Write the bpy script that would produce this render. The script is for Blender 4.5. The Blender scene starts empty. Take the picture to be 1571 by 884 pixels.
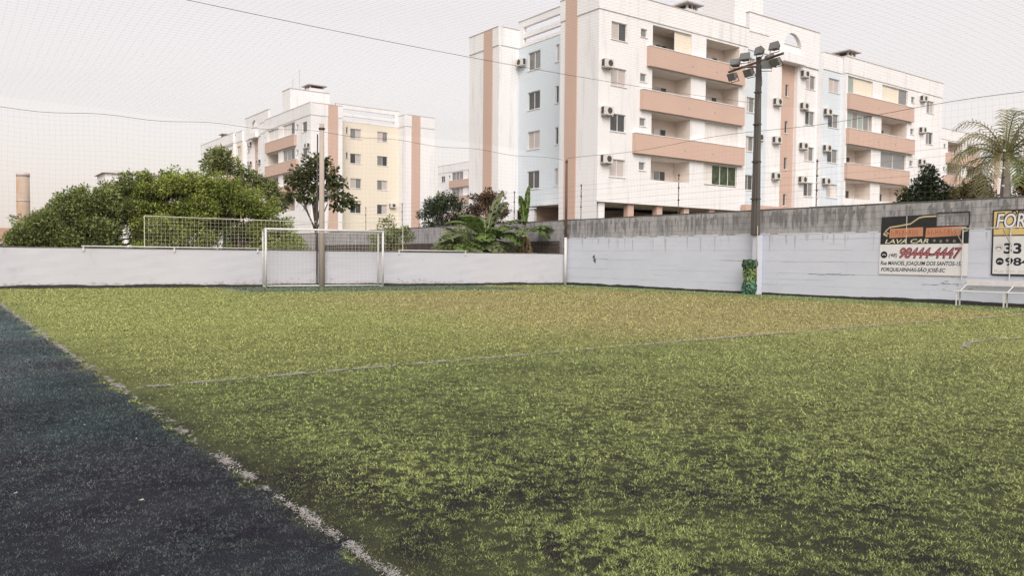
import bpy, bmesh, math, random
import numpy as np
from mathutils import Matrix, Vector

random.seed(7)
rng = np.random.default_rng(7)
scene = bpy.context.scene
col = scene.collection

# ------------------------------------------------------------------ camera
# right / up / forward axes of the camera in world space (X along the back
# wall, Y down the pitch, Z up; metres)
cam_d = bpy.data.cameras.new('camera')
cam = bpy.data.objects.new('camera', cam_d)
col.objects.link(cam)
RT = Vector((0.8064, -0.5912, 0.0093)); FW = Vector((0.5912, 0.8056, -0.0377))
RT.normalize(); FW.normalize()
UP = RT.cross(FW).normalized(); RT = FW.cross(UP).normalized()
cam.matrix_world = Matrix(((RT.x, UP.x, -FW.x, 0), (RT.y, UP.y, -FW.y, 0), (RT.z, UP.z, -FW.z, 1.3), (0, 0, 0, 1)))
cam_d.sensor_width = 36
cam_d.lens = 36 * 1213.1 / 1571
cam_d.clip_end = 3000
cam_d.clip_start = 0.05
scene.camera = cam

# ------------------------------------------------------------------ light
SUN_EL, SUN_AZ = 40.0, 213.0          # azimuth clockwise from +Y: behind the camera
world = bpy.data.worlds.new('World'); scene.world = world
world.use_nodes = True
wn = world.node_tree; wn.nodes.clear()
sky = wn.nodes.new('ShaderNodeTexSky'); sky.sky_type = 'NISHITA'; sky.sun_disc = False
sky.sun_elevation = math.radians(SUN_EL); sky.sun_rotation = math.radians(SUN_AZ)
sky.air_density = 1.0; sky.dust_density = 6.0; sky.ozone_density = 1.0
bg1 = wn.nodes.new('ShaderNodeBackground'); bg1.inputs[1].default_value = 0.05
bg2 = wn.nodes.new('ShaderNodeBackground'); bg2.inputs[0].default_value = (1.0, 0.895, 0.82, 1); bg2.inputs[1].default_value = 0.59
add = wn.nodes.new('ShaderNodeAddShader'); wo = wn.nodes.new('ShaderNodeOutputWorld')
wn.links.new(sky.outputs[0], bg1.inputs[0]); wn.links.new(bg1.outputs[0], add.inputs[0])
wn.links.new(bg2.outputs[0], add.inputs[1]); wn.links.new(add.outputs[0], wo.inputs[0])

sun_d = bpy.data.lights.new('sun', 'SUN'); sun = bpy.data.objects.new('sun', sun_d); col.objects.link(sun)
sun_d.energy = 1.7; sun_d.angle = math.radians(40); sun_d.color = (1.0, 0.965, 0.92)
_e, _a = math.radians(SUN_EL), math.radians(SUN_AZ)
sdir = Vector((math.sin(_a) * math.cos(_e), math.cos(_a) * math.cos(_e), math.sin(_e)))
sun.rotation_euler = sdir.to_track_quat('Z', 'Y').to_euler()
sun.location = sdir * 60 + Vector((10, 20, 0))

vs = scene.view_settings
vs.view_transform = 'Standard'; vs.look = 'None'; vs.gamma = 1.0; vs.exposure = 0.40
scene.render.engine = 'CYCLES'
scene.cycles.max_bounces = 6

# ------------------------------------------------------------------ helpers
def tag(o, label=None, cat=None, group=None, kind=None):
    if label: o['label'] = label
    if cat: o['category'] = cat
    if group: o['group'] = group
    if kind: o['kind'] = kind
    return o

def thing(name, loc, label, cat, group=None):
    o = bpy.data.objects.new(name, None); col.objects.link(o)
    o.location = loc; o.empty_display_size = 0.3
    return tag(o, label, cat, group)

def wloc(o):
    p = Vector((0, 0, 0))
    while o is not None:
        p += o.location; o = o.parent
    return p

class MB:
    """collects vertices and faces in world metres; build() links them as one mesh object"""
    def __init__(s): s.v = []; s.f = []; s.smooth = False
    def quad(s, a, b, c, d):
        n = len(s.v); s.v += [tuple(a), tuple(b), tuple(c), tuple(d)]; s.f.append((n, n+1, n+2, n+3))
    def tri(s, a, b, c):
        n = len(s.v); s.v += [tuple(a), tuple(b), tuple(c)]; s.f.append((n, n+1, n+2))
    def hexa(s, p):            # p: 8 corners, bottom ring then top ring
        n = len(s.v); s.v += [tuple(q) for q in p]
        for f in ((3,2,1,0), (4,5,6,7), (0,1,5,4), (1,2,6,5), (2,3,7,6), (3,0,4,7)):
            s.f.append(tuple(n+i for i in f))
    def box(s, x0, x1, y0, y1, z0, z1):
        s.hexa([(x0,y0,z0),(x1,y0,z0),(x1,y1,z0),(x0,y1,z0),(x0,y0,z1),(x1,y0,z1),(x1,y1,z1),(x0,y1,z1)])
    def fbox(s, F, s0, s1, z0, z1, d0, d1):   # box on a facade: along s, up z, outward d
        s.hexa([F(s0,z0,d0),F(s1,z0,d0),F(s1,z0,d1),F(s0,z0,d1),F(s0,z1,d0),F(s1,z1,d0),F(s1,z1,d1),F(s0,z1,d1)])
    def tube(s, pts, r, n=8, caps=True):
        pts = [Vector(p) for p in pts]
        rs = r if isinstance(r, (list, tuple)) else [r]*len(pts)
        rings = []
        for i, p in enumerate(pts):
            t = (pts[min(i+1, len(pts)-1)] - pts[max(i-1, 0)]).normalized()
            a = Vector((0,0,1)) if abs(t.z) < 0.9 else Vector((1,0,0))
            u = t.cross(a).normalized(); w = t.cross(u)
            base = len(s.v)
            for k in range(n):
                an = 2*math.pi*k/n
                s.v.append(tuple(p + (u*math.cos(an) + w*math.sin(an))*rs[i]))
            rings.append(base)
        for a, b in zip(rings, rings[1:]):
            for k in range(n):
                s.f.append((a+k, a+(k+1)%n, b+(k+1)%n, b+k))
        if caps and n > 2:
            s.f.append(tuple(rings[0]+k for k in reversed(range(n)))); s.f.append(tuple(rings[-1]+k for k in range(n)))
    def build(s, name, m, parent=None, smooth=False, bevel=0):
        me = bpy.data.meshes.new(name)
        off = wloc(parent) if parent else Vector((0,0,0))
        me.from_pydata([(x-off.x, y-off.y, z-off.z) for x,y,z in s.v], [], s.f)
        bm = bmesh.new(); bm.from_mesh(me); bmesh.ops.recalc_face_normals(bm, faces=bm.faces)
        bm.to_mesh(me); bm.free()
        if smooth: me.polygons.foreach_set('use_smooth', [True]*len(me.polygons))
        me.materials.append(m)
        o = bpy.data.objects.new(name, me); col.objects.link(o); o.parent = parent
        if bevel:
            md = o.modifiers.new('bevel', 'BEVEL'); md.width = bevel; md.segments = 2; md.limit_method = 'ANGLE'
        return o

def np_mesh(name, V, F, m, parent=None, tint=None, smooth=False):
    """V (n,3), F (m,k) arrays, tint (n,3) optional point colour"""
    me = bpy.data.meshes.new(name)
    V = np.asarray(V, dtype=np.float32)
    if parent: V = V - np.array(wloc(parent), dtype=np.float32)
    k = F.shape[1]
    me.vertices.add(len(V)); me.vertices.foreach_set('co', V.ravel())
    me.loops.add(F.size); me.loops.foreach_set('vertex_index', F.ravel().astype(np.int32))
    me.polygons.add(len(F)); me.polygons.foreach_set('loop_start', np.arange(0, F.size, k, dtype=np.int32))
    if tint is not None:
        at = me.attributes.new('tint', 'FLOAT_COLOR', 'POINT')
        c = np.ones((len(V), 4), dtype=np.float32); c[:, :3] = tint
        at.data.foreach_set('color', c.ravel())
    me.update(calc_edges=True)
    if smooth: me.polygons.foreach_set('use_smooth', np.ones(len(F), dtype=bool))
    me.materials.append(m)
    o = bpy.data.objects.new(name, me); col.objects.link(o); o.parent = parent
    return o

def vnoise(x, y, seed=0):
    """value noise in numpy, 0..1"""
    xi = np.floor(x).astype(np.int64); yi = np.floor(y).astype(np.int64)
    xf = x - xi; yf = y - yi
    xf = xf*xf*(3-2*xf); yf = yf*yf*(3-2*yf)
    def hsh(a, b):
        n = (a*374761393 + b*668265263 + seed*974711) & 0x7fffffff
        n = ((n ^ (n >> 13)) * 1274126177) & 0x7fffffff
        return ((n ^ (n >> 16)) & 0xffff) / 65535.0
    return (hsh(xi,yi)*(1-xf)+hsh(xi+1,yi)*xf)*(1-yf) + (hsh(xi,yi+1)*(1-xf)+hsh(xi+1,yi+1)*xf)*yf
def fbm(x, y, seed=0, o=4):
    t = 0; a = 0.5; n = 0
    for i in range(o):
        t = t + a*vnoise(x*2**i, y*2**i, seed+i*17); n += a; a *= 0.5
    return t/n

# ------------------------------------------------------------------ materials
MATS = {}
def mat(name, c, rough=0.8, c2=None, scale=3.0, stretch=(1,1,1), amount=0.5, bump=0.0, bscale=40.0, metal=0.0, spec=0.3,
        fine=None, c3=None, lo3=0.55, hi3=0.75, scale3=0.7, stretch3=(1,1,1)):
    if name in MATS: return MATS[name]
    m = bpy.data.materials.new(name); m.use_nodes = True; MATS[name] = m
    nt = m.node_tree; N = nt.nodes; L = nt.links
    b = N['Principled BSDF']; b.inputs['Roughness'].default_value = rough; b.inputs['Metallic'].default_value = metal
    b.inputs['Specular IOR Level'].default_value = spec
    geo = N.new('ShaderNodeNewGeometry')
    def noise(sc, st, detail=5):
        mp = N.new('ShaderNodeMapping'); mp.inputs['Scale'].default_value = st
        L.new(geo.outputs['Position'], mp.inputs['Vector'])
        n = N.new('ShaderNodeTexNoise'); n.inputs['Scale'].default_value = sc; n.inputs['Detail'].default_value = detail; n.inputs['Roughness'].default_value = 0.62
        L.new(mp.outputs[0], n.inputs['Vector']); return n
    def mixc(fac, a, bb):
        x = N.new('ShaderNodeMix'); x.data_type = 'RGBA'
        L.new(fac, x.inputs[0])
        for sock, val in ((x.inputs[6], a), (x.inputs[7], bb)):
            if isinstance(val, tuple): sock.default_value = (*val, 1)
            else: L.new(val, sock)
        return x.outputs[2]
    out = None
    if c2:
        n = noise(scale, stretch)
        mr = N.new('ShaderNodeMapRange'); mr.inputs[1].default_value = 0.5-amount*0.5; mr.inputs[2].default_value = 0.5+amount*0.5
        L.new(n.outputs[0], mr.inputs[0]); out = mixc(mr.outputs[0], c, c2)
    if c3:
        n = noise(scale3, stretch3, 8)
        mr = N.new('ShaderNodeMapRange'); mr.inputs[1].default_value = lo3; mr.inputs[2].default_value = hi3
        L.new(n.outputs[0], mr.inputs[0]); out = mixc(mr.outputs[0], out if out else c, c3)
    if out: L.new(out, b.inputs['Base Color'])
    else: b.inputs['Base Color'].default_value = (*c, 1)
    if bump:
        n = noise(bscale, (1,1,1)); bp = N.new('ShaderNodeBump'); bp.inputs['Strength'].default_value = bump; bp.inputs['Distance'].default_value = 0.02
        L.new(n.outputs[0], bp.inputs['Height']); L.new(bp.outputs[0], b.inputs['Normal'])
    return m

def leafmat(name, dark, light, third=None, trans=0.25, rough=0.55):
    if name in MATS: return MATS[name]
    m = bpy.data.materials.new(name); m.use_nodes = True; MATS[name] = m
    nt = m.node_tree; N = nt.nodes; L = nt.links
    b = N['Principled BSDF']; b.inputs['Roughness'].default_value = rough; b.inputs['Specular IOR Level'].default_value = 0.25
    geo = N.new('ShaderNodeNewGeometry')
    cr = N.new('ShaderNodeValToRGB')
    no = N.new('ShaderNodeTexNoise'); no.inputs['Scale'].default_value = 1.6; no.inputs['Detail'].default_value = 3; L.new(geo.outputs['Position'], no.inputs['Vector'])
    ma = N.new('ShaderNodeMath'); ma.operation = 'MULTIPLY_ADD'; ma.inputs[1].default_value = 0.45; L.new(geo.outputs['Random Per Island'], ma.inputs[0])
    mb = N.new('ShaderNodeMapRange'); mb.inputs[1].default_value = 0.32; mb.inputs[2].default_value = 0.68; mb.inputs[3].default_value = -0.05; mb.inputs[4].default_value = 0.6; L.new(no.outputs[0], mb.inputs[0])
    L.new(mb.outputs[0], ma.inputs[2]); L.new(ma.outputs[0], cr.inputs[0])
    e = cr.color_ramp.elements
    e[0].position = 0.1; e[0].color = (*dark, 1); e[1].position = 0.8; e[1].color = (*light, 1)
    if third: x = e.new(0.95); x.color = (*third, 1)
    L.new(cr.outputs[0], b.inputs['Base Color'])
    tr = N.new('ShaderNodeBsdfTranslucent'); L.new(cr.outputs[0], tr.inputs[0])
    mx = N.new('ShaderNodeMixShader'); mx.inputs[0].default_value = trans
    L.new(b.outputs[0], mx.inputs[1]); L.new(tr.outputs[0], mx.inputs[2])
    L.new(mx.outputs[0], N['Material Output'].inputs[0])
    return m

def tintmat(name, rough=0.75, spec=0.15, fine=None, trans=0.0):
    m = bpy.data.materials.new(name); m.use_nodes = True; MATS[name] = m
    nt = m.node_tree; N = nt.nodes; L = nt.links
    b = N['Principled BSDF']; b.inputs['Roughness'].default_value = rough; b.inputs['Specular IOR Level'].default_value = spec
    at = N.new('ShaderNodeAttribute'); at.attribute_name = 'tint'
    src = at.outputs['Color']
    if fine:
        geo = N.new('ShaderNodeNewGeometry')
        n = N.new('ShaderNodeTexNoise'); n.inputs['Scale'].default_value = fine; n.inputs['Detail'].default_value = 6
        L.new(geo.outputs['Position'], n.inputs['Vector'])
        mr = N.new('ShaderNodeMapRange'); mr.inputs[1].default_value = 0.3; mr.inputs[2].default_value = 0.7; mr.inputs[3].default_value = 0.5; mr.inputs[4].default_value = 1.5
        L.new(n.outputs[0], mr.inputs[0])
        x = N.new('ShaderNodeVectorMath'); x.operation = 'SCALE'
        L.new(src, x.inputs[0]); L.new(mr.outputs[0], x.inputs['Scale']); src = x.outputs[0]
    L.new(src, b.inputs['Base Color'])
    return m

M_white = mat('white_facade_paint', (0.80,0.80,0.825), 0.85, (0.72,0.72,0.745), 0.35, (1,1,0.25), 0.6, 0.05, 30, c3=(0.52,0.51,0.51), lo3=0.55, hi3=0.88, scale3=1.1, stretch3=(1.6,1.6,0.16))
M_blue = mat('pale_blue_facade_paint', (0.635,0.70,0.765), 0.85, (0.60,0.665,0.73), 0.4, (1,1,0.25), 0.6, 0.05, 30)
M_cream = mat('cream_facade_paint', (0.74,0.675,0.575), 0.85, (0.70,0.645,0.56), 0.4, (1,1,0.25), 0.6, 0.05, 30)
M_salmon = mat('salmon_facade_paint', (0.57,0.412,0.348), 0.85, (0.515,0.375,0.32), 0.5, (1,1,0.3), 0.6, 0.05, 30)
M_coping = mat('weathered_coping', (0.42,0.37,0.35), 0.9, (0.55,0.5,0.48), 2.0)
M_roofslab = mat('grey_roof_slab', (0.33,0.32,0.31), 0.9, (0.25,0.24,0.24), 1.0)
M_loggia = mat('loggia_paint', (0.74,0.66,0.60), 0.85, (0.70,0.63,0.58), 0.5)
M_frame = mat('white_aluminium', (0.70,0.69,0.68), 0.5)
M_glass = mat('dark_window_glass', (0.035,0.038,0.042), 0.12, (0.08,0.085,0.09), 0.6, spec=0.6)
M_glass2 = mat('grey_window_glass', (0.16,0.165,0.17), 0.15, (0.24,0.24,0.24), 0.8, spec=0.6)
M_shutter = mat('pale_shutter', (0.52,0.47,0.46), 0.7, (0.44,0.40,0.395), 1.2)
M_blind = mat('cream_blind', (0.76,0.69,0.58), 0.8, (0.70,0.63,0.53), 2.5, (6,6,0.3))
M_curtain = mat('white_curtain', (0.76,0.74,0.73), 0.85, (0.6,0.57,0.56), 3.0, (5,5,0.2))
M_greenglass = mat('greenish_glass', (0.33,0.38,0.34), 0.12, (0.25,0.3,0.27), 0.8, spec=0.6)
M_ac = mat('off_white_metal', (0.66,0.64,0.62), 0.55, (0.55,0.53,0.50), 3.0)
M_fan = mat('dark_grille', (0.06,0.06,0.062), 0.6)
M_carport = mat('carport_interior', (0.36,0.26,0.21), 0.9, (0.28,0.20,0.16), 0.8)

M_wallpaint = mat('white_wall_paint', (0.51,0.52,0.585), 0.85, (0.45,0.455,0.51), 0.45, (1,1,1), 0.7, 0.15, 14,
                  c3=(0.38,0.36,0.38), lo3=0.60, hi3=0.85, scale3=1.1, stretch3=(1,1,0.8))
M_courses = mat('white_painted_block', (0.57,0.60,0.70), 0.85, (0.49,0.515,0.61), 0.8, (1,1,2), 0.7, 0.35, 25,
                c3=(0.40,0.39,0.41), lo3=0.66, hi3=0.82, scale3=1.2, stretch3=(1,1,2.5))
M_block = mat('raw_concrete_block', (0.42,0.41,0.43), 0.95, (0.28,0.275,0.295), 1.6, (1,1,0.5), 0.8, 0.5, 30,
              c3=(0.12,0.12,0.13), lo3=0.46, hi3=0.78, scale3=1.9, stretch3=(2.0,2.0,0.5))
M_mortar = mat('mortar', (0.23,0.225,0.235), 0.95, (0.13,0.125,0.13), 2.0)
M_brickshade = mat('dirty_shaded_brick', (0.10,0.075,0.065), 0.95, (0.05,0.045,0.045), 2.0, bump=0.5)  # dirt and shade low on the grey wall, put into the brick colour
M_plinth = mat('black_rubber_strip', (0.022,0.022,0.024), 0.85, (0.05,0.048,0.046), 6.0, bump=0.4)
M_cap = mat('dark_wall_cap', (0.055,0.05,0.05), 0.9, (0.16,0.15,0.15), 3.0)
M_whitesteel = mat('white_painted_steel', (0.64,0.64,0.66), 0.5, (0.52,0.51,0.51), 6.0)
M_netwhite = mat('white_net_cord', (0.72,0.70,0.66), 0.8)
M_netdark = mat('grey_net_cord', (0.20,0.19,0.19), 0.8)
M_cable = mat('dark_steel_cable', (0.06,0.055,0.055), 0.7)
M_wirefence = mat('pale_galvanised_wire', (0.62,0.60,0.50), 0.6)
M_concpole = mat('concrete_pole', (0.46,0.40,0.36), 0.9, (0.36,0.31,0.28), 2.0, (1,1,0.3), 0.6, 0.2, 30)
M_darkpole = mat('weathered_dark_pole', (0.075,0.07,0.068), 0.85, (0.13,0.12,0.115), 2.5, (3,3,0.25), 0.6, 0.3, 25)
M_rustpole = mat('rusty_timber_post', (0.16,0.105,0.08), 0.9, (0.09,0.06,0.05), 4.0, (1,1,0.3))
M_lamp = mat('grey_floodlight_casing', (0.11,0.11,0.115), 0.6, (0.2,0.195,0.19), 4.0)
M_lens = mat('floodlight_glass', (0.14,0.145,0.15), 0.15, spec=0.6)
M_bark = mat('bark', (0.12,0.09,0.07), 0.95, (0.07,0.055,0.045), 5.0, (1,1,0.3), bump=0.5)
M_palmbark = mat('grey_palm_bark', (0.42,0.39,0.37), 0.95, (0.28,0.25,0.235), 3.0, (1,1,3), bump=0.5)

# ------------------------------------------------------------------ ground
BW0, BW1 = Vector((-14.0, 37.33, 0)), Vector((25.5, 30.2, 0))       # back wall line, a little skewed
BDIR = (BW1-BW0).normalized(); BN = Vector((BDIR.y, -BDIR.x, 0))    # BN points back towards the camera
if BN.y > 0: BN = -BN
def bw_y(x): return BW0.y + (x-BW0.x)*(BW1.y-BW0.y)/(BW1.x-BW0.x)

M_ground = mat('bare_ground', (0.13,0.115,0.09), 0.95, (0.09,0.10,0.06), 0.15, bump=0.3, bscale=3)
g = MB(); g.quad((-900,-900,-0.05),(900,-900,-0.05),(900,900,-0.05),(-900,900,-0.05))
tag(g.build('ground', M_ground), kind='structure')

# colour of the turf pile at (x, y): worn green pile, browner far half, dark walkway strip, dark goal area
SIDE, HALF = 1.46, 8.38
def turf_colour(x, y):
    n1 = fbm(x*0.35, y*0.35, 3); n2 = fbm(x*1.7, y*1.7, 11)
    green = np.stack([0.252+0.08*n2, 0.318+0.08*n2, 0.105+0.03*n2], -1)
    bright = np.array([0.36,0.39,0.135]); ochre = np.array([0.41,0.365,0.165]); teal = np.array([0.075,0.118,0.108]); goal = np.array([0.16,0.215,0.14])
    lush = np.array([0.26,0.33,0.155])
    olive = np.clip((x-4.0)/8.0, 0, 1)[...,None]
    c = green*(1-olive) + green*np.array([1.12,1.0,1.12])*olive
    # brighter on the left part of the far half, ochre pile on the right part of it, greener rolls by the wall
    far = np.clip((y-HALF)/0.12, 0, 1)
    left = np.clip((13.0 + 5*(n1-0.5) - x)/8, 0, 1)*far
    c = c*(1-0.75*left[...,None]) + bright*0.75*left[...,None]
    och = far*np.clip((x-6.5+3*(n1-.5))/5, 0, 1)*np.clip((23.2-x+0.8*(n2-.5))/1.2, 0, 1)*np.clip((27.5-y)/5, 0, 1)
    c = c*(1-0.82*och[...,None]) + ochre*0.82*och[...,None]
    lu = np.clip((x-22.7+0.8*(n2-.5))/0.8, 0, 1)
    c = c*(1-0.7*lu[...,None]) + lush*0.7*lu[...,None]
    ga = ((x > 9.1) & (x < 20.4) & (y > bw_y(x)-5.0)).astype(float)
    c = c*(1-ga[...,None]) + goal*ga[...,None]
    wk = np.clip((np.interp(y, [1.5, 7, 14, 30], [1.50, 1.46, 1.42, 1.38]) + 0.01 + 0.30*(fbm(x*7, y*7, 91)-0.5) - x)/0.06, 0, 1)
    hue = fbm(x*1.1, y*1.1, 77)[...,None]
    tealv = (teal*(1-hue)+np.array([0.095,0.092,0.100])*hue)*(0.6+1.1*n2[...,None])
    c = c*(1-wk[...,None]) + tealv*wk[...,None]
    return c, wk

# infill sheet under the pile: dark rubber crumb that shows where the pile is worn
def turf_base():
    xs = np.arange(-14, 25.55, 0.16); ys = np.arange(-6, 36.7, 0.16)
    X, Y = np.meshgrid(xs, ys); x, y = X.ravel(), Y.ravel()
    c, wk = turf_colour(x, y)
    worn = np.clip((fbm(x*4.2, y*4.2, 23)-0.3)*2.2, 0, 1)[:,None]
    inf = np.array([0.014,0.012,0.017])
    fr = np.clip((np.hypot(x, y)-5)/11, 0, 1)[:,None]
    t = (inf*worn + (inf*0.8+c*0.12)*(1-worn))*(1-fr) + c*(0.72-0.25*worn)*fr
    t = t*(1+wk[:,None]*np.array([-0.03,0.07,0.2]))
    z = 0.006*(fbm(x*1.2, y*1.2, 31)-0.5)
    V = np.stack([x, np.minimum(y, bw_y(x)+0.02), z], -1)
    nx = len(xs); i = np.arange((len(ys)-1)*nx).reshape(len(ys)-1, nx)[:, :-1].ravel()
    F = np.stack([i, i+1, i+1+nx, i+nx], -1)
    return np_mesh('pitch', V, F, tintmat('turf_infill', 0.95, 0.05, 140.0), tint=t)
tag(turf_base(), kind='structure')

def blades(n, r0, r1, ang=(-32, 34)):
    """n matted pile fibres; the fibres drawn get larger and fewer with distance from the near touchline"""
    r = np.exp(rng.uniform(np.log(r0), np.log(r1), n))
    a = np.radians(36.3 + rng.uniform(ang[0], ang[1], n)*1.22)
    x = r*np.sin(a); y = r*np.cos(a)
    ok = (x > -13.5) & (x < 25.3) & (y < bw_y(x)-0.12)
    d = 0.12*fbm(x*0.7, y*0.7, 41) + 0.16*fbm(x*5.0, y*5.0, 57, 2) + 0.72*fbm(x*24.0, y*24.0, 61, 2)
    raw = np.clip((d-0.39)*6.5, 0, 1)
    raw = raw*np.where(x > SIDE, np.clip(0.1+(x-SIDE)/0.8, 0, 1), 1.0)
    ok &= rng.random(n) < 0.5+0.5*raw
    x, y, r, raw = x[ok], y[ok], r[ok], raw[ok]; k = len(x)
    c, wk = turf_colour(x, y)
    rnd = rng.random(k)
    c = c*(0.35+0.9*rnd[:,None]+0.75*rnd[:,None]**5)
    dark = np.interp(r, [3, 8, 14, 24, 40], [1.55, 1.4, 1.0, 0.7, 0.5])
    dk = np.clip((0.58-raw)*dark + rng.normal(0, .15, k), 0, 0.88)[:,None]*(1-0.6*wk[:,None])
    c = c*(1-dk) + np.array([0.022,0.019,0.025])*dk
    dry = rng.random(k) < 0.10
    c[dry] = c[dry]*0.6 + np.array([0.16,0.145,0.10])*0.6*(1-0.7*wk[dry][:,None])
    th = rng.uniform(0, 2*np.pi, k); tilt = rng.uniform(0, 1, k)*0.5 + np.interp(r, [3, 12, 30], [0.98, 0.98, 1.05])
    L = 0.021*(r/4.3)**0.58*rng.uniform(0.5, 1.25, k)*(1-0.25*wk)*(0.85+0.45*raw); W = 0.00070*r*rng.uniform(0.6, 1.3, k)
    dx, dy = np.cos(th), np.sin(th)
    px, py = -dy, dx
    hx = np.sin(tilt)*L; hz = np.cos(tilt)*L
    b0 = np.stack([x-px*W/2, y-py*W/2, np.zeros(k)-0.003], -1)
    b1 = np.stack([x+px*W/2, y+py*W/2, np.zeros(k)-0.003], -1)
    t0 = np.stack([x+dx*hx, y+dy*hx, hz], -1)
    V = np.stack([b0, b1, t0], 1).reshape(-1, 3)
    F = np.arange(3*k).reshape(k, 3)
    return V, F, np.repeat(c, 3, 0)
parts = [blades(1720000, 2.5, 41.0)]
off = 0; Vs, Fs, Cs = [], [], []
for V, F, c in parts:
    Vs.append(V); Fs.append(F+off); Cs.append(c); off += len(V)
turf = np_mesh('turf_pile', np.concatenate(Vs), np.concatenate(Fs), tintmat('turf_fibre', 0.6, 0.2), tint=np.concatenate(Cs))
tag(turf, 'short worn artificial turf fibres covering the pitch', 'turf', kind='stuff')

# painted lines: worn fragments and white fibres along each line
M_line = mat('worn_white_line', (0.52,0.50,0.49), 0.9, (0.25,0.24,0.24), 22.0)
def pitch_line(pts, width, seed, wear=0.5):
    """white fibres left of a painted line; finer where the line comes close"""
    Vs, Fs = [], []; off = 0
    P = [np.array(p, float) for p in pts]
    for a, b in zip(P, P[1:]):
        L = np.linalg.norm(b-a); t = (b-a)/L; nrm = np.array([-t[1], t[0]])
        n0 = int(L*width*42000)
        s = rng.uniform(0, L, n0); w = rng.normal(0, width*0.36, n0)
        x = a[0]+t[0]*s+nrm[0]*w; y = a[1]+t[1]*s+nrm[1]*w
        r = np.hypot(x, y); sz = np.clip(r/900, 0.0032, 0.03)
        x = x+0.02*(fbm(s*2.0, s*0+seed, seed+9)-.5); 
        keep = (0.4*fbm(x*2.6, y*2.6, seed)+0.6*fbm(x*17, y*17, seed+3)) > wear+rng.normal(0, .05, n0)
        keep &= rng.random(n0) < np.clip((0.0050/sz)**1.6, 0, 1)
        x, y, sz = x[keep], y[keep], sz[keep]; k = len(x)
        th = rng.uniform(0, 6.283, k); h = rng.uniform(0.002, 0.022, k); ll = sz*rng.uniform(2.0, 5.0, k)
        dx, dy = np.cos(th), np.sin(th)
        p0 = np.stack([x-dy*sz/2, y+dx*sz/2, h], -1); p1 = np.stack([x+dy*sz/2, y-dx*sz/2, h], -1); p2 = np.stack([x+dx*ll, y+dy*ll, h+rng.uniform(-.004, .008, k)], -1)
        Vs.append(np.stack([p0, p1, p2], 1).reshape(-1, 3)); Fs.append(np.arange(3*k).reshape(k, 3)+off); off += 3*k
    return tag(np_mesh('pitch_line', np.concatenate(Vs), np.concatenate(Fs), M_line), kind='structure')
pitch_line([(1.38, 30), (1.42, 14), (1.46, 7), (1.50, 1.5)], 0.052, 5, 0.565)
pitch_line([(1.55, 8.28), (8, 8.42), (15, 8.52), (21, 8.30), (25.0, 8.3)], 0.058, 9, 0.505)
ga_y = lambda x: bw_y(x)-5.0
pitch_line([(9.1, bw_y(9.1)-0.6), (9.1, ga_y(9.1))], 0.11, 13, 0.36)
pitch_line([(9.1, ga_y(9.1)), (20.4, ga_y(20.4))], 0.06, 15, 0.52)
pitch_line([(20.4, ga_y(20.4)), (20.4, bw_y(20.4)-2.5)], 0.07, 19, 0.5)
arc = [(14.0+3.0*math.cos(a), 2.9+3.0*math.sin(a)) for a in np.linspace(0.2, 2.1, 16)]
pitch_line(arc, 0.06, 17, 0.52)

# pale leaf scraps dropped on the dark walkway and turf
M_scrap = mat('dry_leaf_scrap', (0.42,0.40,0.32), 0.8)
for i, (x, y) in enumerate([(0.16,3.25),(0.72,3.3),(0.86,4.4),(1.12,5.9),(0.15,2.75),(0.5,2.7),(0.9,6.6),(1.2,2.75),(0.34,4.9)]):
    b = MB(); r = random.uniform(0.008, 0.016); a = random.uniform(0, 3)
    p = [(x+r*math.cos(a+q)*(1.3 if q in (0, 3.1) else .6), y+r*math.sin(a+q), 0.026+random.uniform(0, .006)) for q in (0,1.2,3.1,4.4)]
    b.quad(*p)
    o = b.build('leaf_scrap', M_scrap)
    tag(o, 'tiny pale dry leaf scrap lying on the dark turf left of the side line', 'leaf', 'leaf scraps on the dark turf')

# ------------------------------------------------------------------ back wall
WH = 1.54
bwall = thing('boundary_wall', (BW0.x, BW0.y, 0), 'low white painted wall running behind the goal across the pitch end', 'wall')
def BF(s, z, d):                     # facade of the back wall: s along, d towards the pitch
    p = BW0 + BDIR*s + BN*d
    return (p.x, p.y, z)
BL = (BW1-BW0).length
m = MB()
ns = 40
def wavy_wall(m, F, s0, s1, z0, z1, d0, d1, n=30, amp=0.006):
    # front face with slight unevenness, plus top and back
    nz = 6
    for i in range(n):
        for j in range(nz):
            q = []
            for (ii, jj) in ((i,j),(i+1,j),(i+1,j+1),(i,j+1)):
                s = s0+(s1-s0)*ii/n; z = z0+(z1-z0)*jj/nz
                q.append(F(s, z, d0+amp*math.sin(ii*1.7+jj*2.3)*math.cos(ii*0.6)))
            m.quad(*q)
    m.quad(F(s0,z1,d0), F(s1,z1,d0), F(s1,z1,d1), F(s0,z1,d1))
    m.quad(F(s0,z0,d1), F(s1,z0,d1), F(s1,z1,d1), F(s0,z1,d1))
    m.quad(F(s0,z0,d0), F(s0,z0,d1), F(s0,z1,d1), F(s0,z1,d0))
wavy_wall(m, BF, 0, BL-0.02, 0, WH, 0, -0.16, 60)
m.build('wall_face', M_wallpaint, bwall)
c = MB()
s = 0
while s < BL-0.1:
    e = min(s+random.uniform(0.4, 1.3), BL-0.03)
    c.fbox(BF, s, e, WH-0.012, WH+random.uniform(0.018, 0.04), -0.18, 0.012)
    s = e
c.build('wall_cap', M_cap, bwall)
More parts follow.
